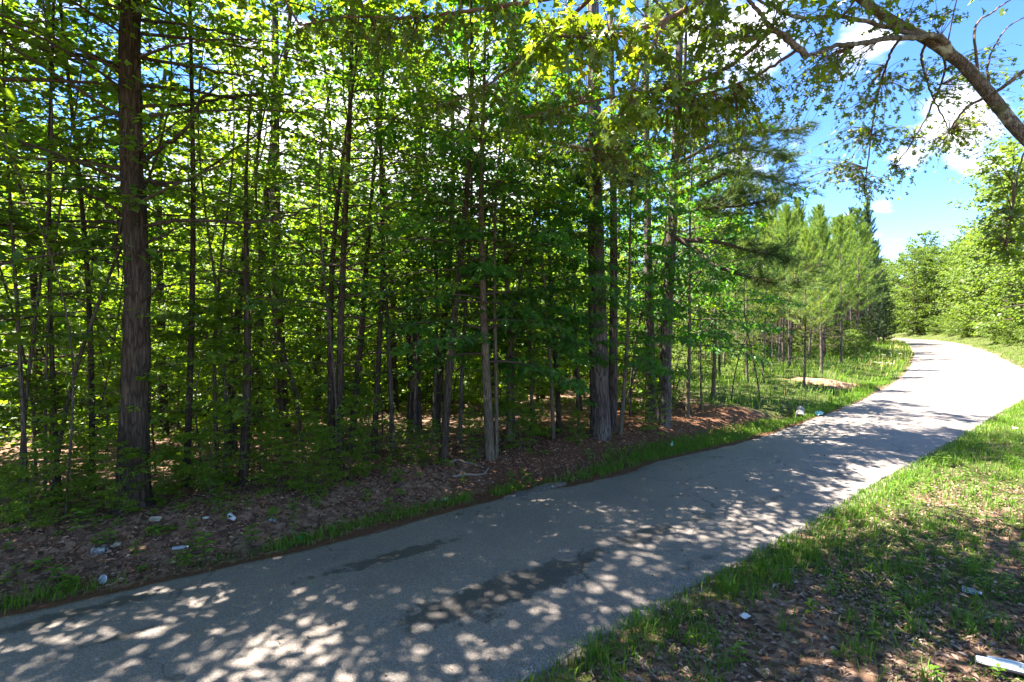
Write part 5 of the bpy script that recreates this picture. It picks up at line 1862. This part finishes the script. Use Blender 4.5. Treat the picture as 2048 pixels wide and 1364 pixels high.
def bottle(c, body, length=.2, r=.032, lab=None, cap=None, dent=.0, seed=0, squash=1.0):
    h = length / 2
    part('body', [(-h, 0), (-h, r * .7), (-h + .01, r), (-h * .3, r), (-h * .25, r * .93), (-h * .1, r), (h * .35, r), (h * .7, r * .5), (h * .78, r * .40), (h * .95, r * .40), (h * .95, 0)], body, c, 18, dent, seed, squash)
    if lab is not None:
        part('label', [(-h * .55, r * 1.02), (-h * .3, r * 1.03), (h * .30, r * 1.03), (h * .32, r * 1.02)], lab, c, 18, dent, seed, squash)
    if cap is not None:
        part('cap', [(h * .80, r * .46), (h * 1.0, r * .46), (h * 1.0, 0)], cap, c, 14)


c = lay(361, 1098, 'crushed_bottle', 'flattened pale plastic bottle lying on the leaf litter above the road edge', 'bottle', math.radians(28), .026)
bottle(c, M_label, .20, .034, M_label, M_cap, .02, 5, .7)
c = lay(200, 1107, 'clear_container', 'clear plastic tumbler half hidden among leaves near the left grass tuft', 'container', math.radians(10), .045)
part('body', [(-.09, .0), (-.09, .04), (.08, .055), (.085, .057), (.078, .052), (-.085, .037), (-.085, 0)], M_clear, c, 20)
part('base_ring', [(-.094, .036), (-.094, .042), (-.086, .042), (-.086, .036)], M_label, c, 20)
c = lay(205, 1166, 'round_lid', 'round pale plastic lid standing in the grass at the left road edge', 'lid', math.radians(80), .05, .35)
part('disc', [(-.006, 0), (-.006, .052), (.004, .055), (.008, .052), (.004, .045), (.004, 0)], M_label, c, 22)
part('rim', [(.004, .048), (.012, .050), (.012, .056), (-.004, .056), (-.004, .053)], M_foam, c, 22)
c = lay(606, 1079, 'green_bottle', 'bright green bottle seen end on at the grassy left road edge', 'bottle', math.radians(75), .045)
bottle(c, M_green, .18, .042, None, M_cap, .006, 2)
c = lay(1343, 893, 'green_bottle', 'upright green bottle with a white label below the pale grey pine', 'bottle', 0, .05)
c.rotation_euler = (0, math.radians(-80), .3)
bottle(c, M_green, .24, .045, M_cap, None, .0, 3)
c = lay(1943, 1187, 'clear_bottle', 'clear ribbed plastic bottle lying on the near verge', 'bottle', math.radians(-42), .034)
bottle(c, M_clear, .19, .034, None, M_cap, .004, 4)
for f in (-.55, -.3, -.05, .2):
    part('rib', [(f * .095 - .004, .034), (f * .095, .0365), (f * .095 + .004, .034)], M_clear, c, 18)
c = lay(2031, 859, 'white_can', 'small white can lying in the sunlit grass at the right edge', 'can', math.radians(-20), .04)
part('body', [(-.07, 0), (-.07, .028), (-.062, .036), (.055, .036), (.065, .028), (.065, 0)], M_foam, c, 18)
part('rim', [(.063, .027), (.069, .028), (.069, .024), (.066, .024)], M_white, c, 18)


def scrap(px, py, size, name, label, cat, mat, seed, z=.03):
    b = gpt(px, py)
    r_ = np.random.RandomState(seed)
    n = 9
    g = np.linspace(-1, 1, n)
    X, Y = np.meshgrid(g, g, indexing='ij')
    Z = .5 * (fbm(X.ravel() + 3, Y.ravel() + 3, 1.6, seed) - .3).reshape(n, n) + .12 * np.abs(X)
    X2 = X * (1 + .2 * r_.normal(0, 1, (n, n)) * .3) * (1 - .35 * np.abs(Y))
    top = np.stack([X2, Y * .65, Z], -1).reshape(-1, 3) * size
    I = (np.arange(n - 1)[:, None] * n + np.arange(n - 1)[None]).ravel()
    Q = np.stack([I, I + n, I + n + 1, I + 1], -1)
    bot = top + [0, 0, -.003]
    m_ = MB()
    m_.add(top, Q, 0, .5, True)
    m_.add(bot, Q[:, ::-1], 0, .5, True)
    o = link(name, m_.mesh(name, [mat]), None, (b[0], b[1], b[2] + z), label=label, category=cat, group='litter dropped by the road')
    o.rotation_euler = (r_.uniform(-.2, .3), r_.uniform(-.2, .2), r_.uniform(0, 6))


scrap(310, 1044, .075, 'paper_scrap', 'crumpled tan paper scrap at the foot of the huge rough barked tree', 'paper', M_paper, 1)
scrap(411, 1041, .045, 'paper_scrap', 'tiny white scrap left of the white foam cup', 'paper', M_foam, 2)
scrap(231, 1100, .06, 'paper_scrap', 'curled tan scrap beside the clear tumbler in the leaves', 'paper', M_paper, 3, .05)
scrap(1490, 1242, .055, 'paper_scrap', 'white paper scrap caught in the grass on the near verge', 'paper', M_foam, 4, .04)
scrap(1639, 831, .16, 'plastic_bag', 'pale blue plastic bag in the grass beside the culvert', 'bag', M_blue, 5, .05)
scrap(890, 1006, .09, 'plastic_scrap', 'pale grey plastic scrap in the grass strip above the road edge', 'scrap', M_label, 6, .04)

# white moulded plastic piece in the bottom right corner
b = gpt(2012, 1345)
c = thing('plastic_guard', 'curved white moulded plastic guard in the bottom right corner of the verge', 'plastic guard', (b[0], b[1], b[2] + .03), 'litter dropped by the road', math.radians(-38))
n1_, n2_ = 24, 10
u = np.linspace(-.20, .24, n1_)
v = np.linspace(-1, 1, n2_)
Wd = .075 * (1 - .75 * np.clip((-u - .02) / .18, 0, 1)**1.5)
u, Wd = u * .85, Wd * .8
Pn = np.stack([np.repeat(u[:, None], n2_, 1), v[None] * Wd[:, None] + .03 * np.sin(u * 8)[:, None], .05 - .035 * (v[None]**2) + .03 * np.cos(u * 6)[:, None] - .02], -1)
I = (np.arange(n1_ - 1)[:, None] * n2_ + np.arange(n2_ - 1)[None]).ravel()
Q = np.stack([I, I + n2_, I + n2_ + 1, I + 1], -1)
m_ = MB()
m_.add(Pn.reshape(-1, 3), Q, 0, .5, True)
m_.add(Pn.reshape(-1, 3) - [0, 0, .004], Q[:, ::-1], 0, .5, True)
link('panel', m_.mesh('panel', [M_white]), c)
m_ = MB()
V, Q = tube(np.stack([u, .03 * np.sin(u * 8) + .0, .05 + .03 * np.cos(u * 6) - .014], -1)[4:], .006, 6)
m_.add(V, Q, 0, .5, True)
link('ridge', m_.mesh('ridge', [M_white]), c)
m_ = MB()
V, Q = tube(np.stack([u, .03 * np.sin(u * 8) - Wd - .004, .0 + .03 * np.cos(u * 6) - .01], -1), .012, 6)
m_.add(V, Q, 0, .5, True)
link('dark_edge', m_.mesh('dark_edge', [M_black]), c)

# culvert
b = gpt(1600, 838)
c = thing('culvert', 'concrete culvert pipe mouth opening in the grass beside the road', 'culvert', (b[0], b[1], b[2] + .05), None, math.radians(60))
Ro, Ri = .125, .095
part('pipe', [(.0, Ri), (.0, Ro), (1.6, Ro), (1.6, Ri), (0.0, Ri)], M_conc, c, 24)
part('shade_sleeve', [(1.2, .0), (1.2, Ri * .985), (.02, Ri * .985)], M_pipe_shade, c, 24)  # dark closed sleeve stands in for the shade inside the pipe

M_slab = plain('old_asphalt', (.17, .155, .145), .95, .1, var=.55)
# broken pieces at the asphalt's left edge
for i, (px, py, sx, sy, lab) in enumerate(((1050, 990, .42, .13, 'broken pale slab of asphalt at the left road edge, the larger one'), (1098, 974, .34, .10, 'smaller broken asphalt slab on the left road edge beside the grass'))):
    x, y = flat(px, py)
    m_ = MB()
    n = 22
    a = np.arange(n) / n * 2 * PI
    rr = 1 + .35 * (vnoise(np.cos(a) * 1.6 + 4 + i, np.sin(a) * 1.6 + 4, 1.5, 7 + i) - .5)
    ring = np.stack([rr * np.cos(a) * sx, rr * np.sin(a) * sy, 0 * a], -1)
    V = np.vstack([ring + [0, 0, -.05], ring + [0, 0, .022], ring * [.9, .9, 1] + [0, 0, .030], [[0, 0, .033]]])
    j = np.arange(n)
    k = (j + 1) % n
    Q = np.vstack([np.stack([j, k, n + k, n + j], -1), np.stack([n + j, n + k, 2 * n + k, 2 * n + j], -1)])
    m_.add(V, Q, 0, .5)
    T = np.stack([2 * n + j, 2 * n + k, np.full(n, 3 * n)], -1)
    m_.t.append(T.astype(np.int32))
    m_.tm.append(np.zeros(n, np.int32))
    m_.ts.append(np.zeros(n, bool))
    o = link('asphalt_slab', m_.mesh('asphalt_slab', [M_slab]), None, (x, y, .0), label=lab, category='slab', group='broken asphalt slabs')
    o.rotation_euler = (0, 0, math.radians(33))
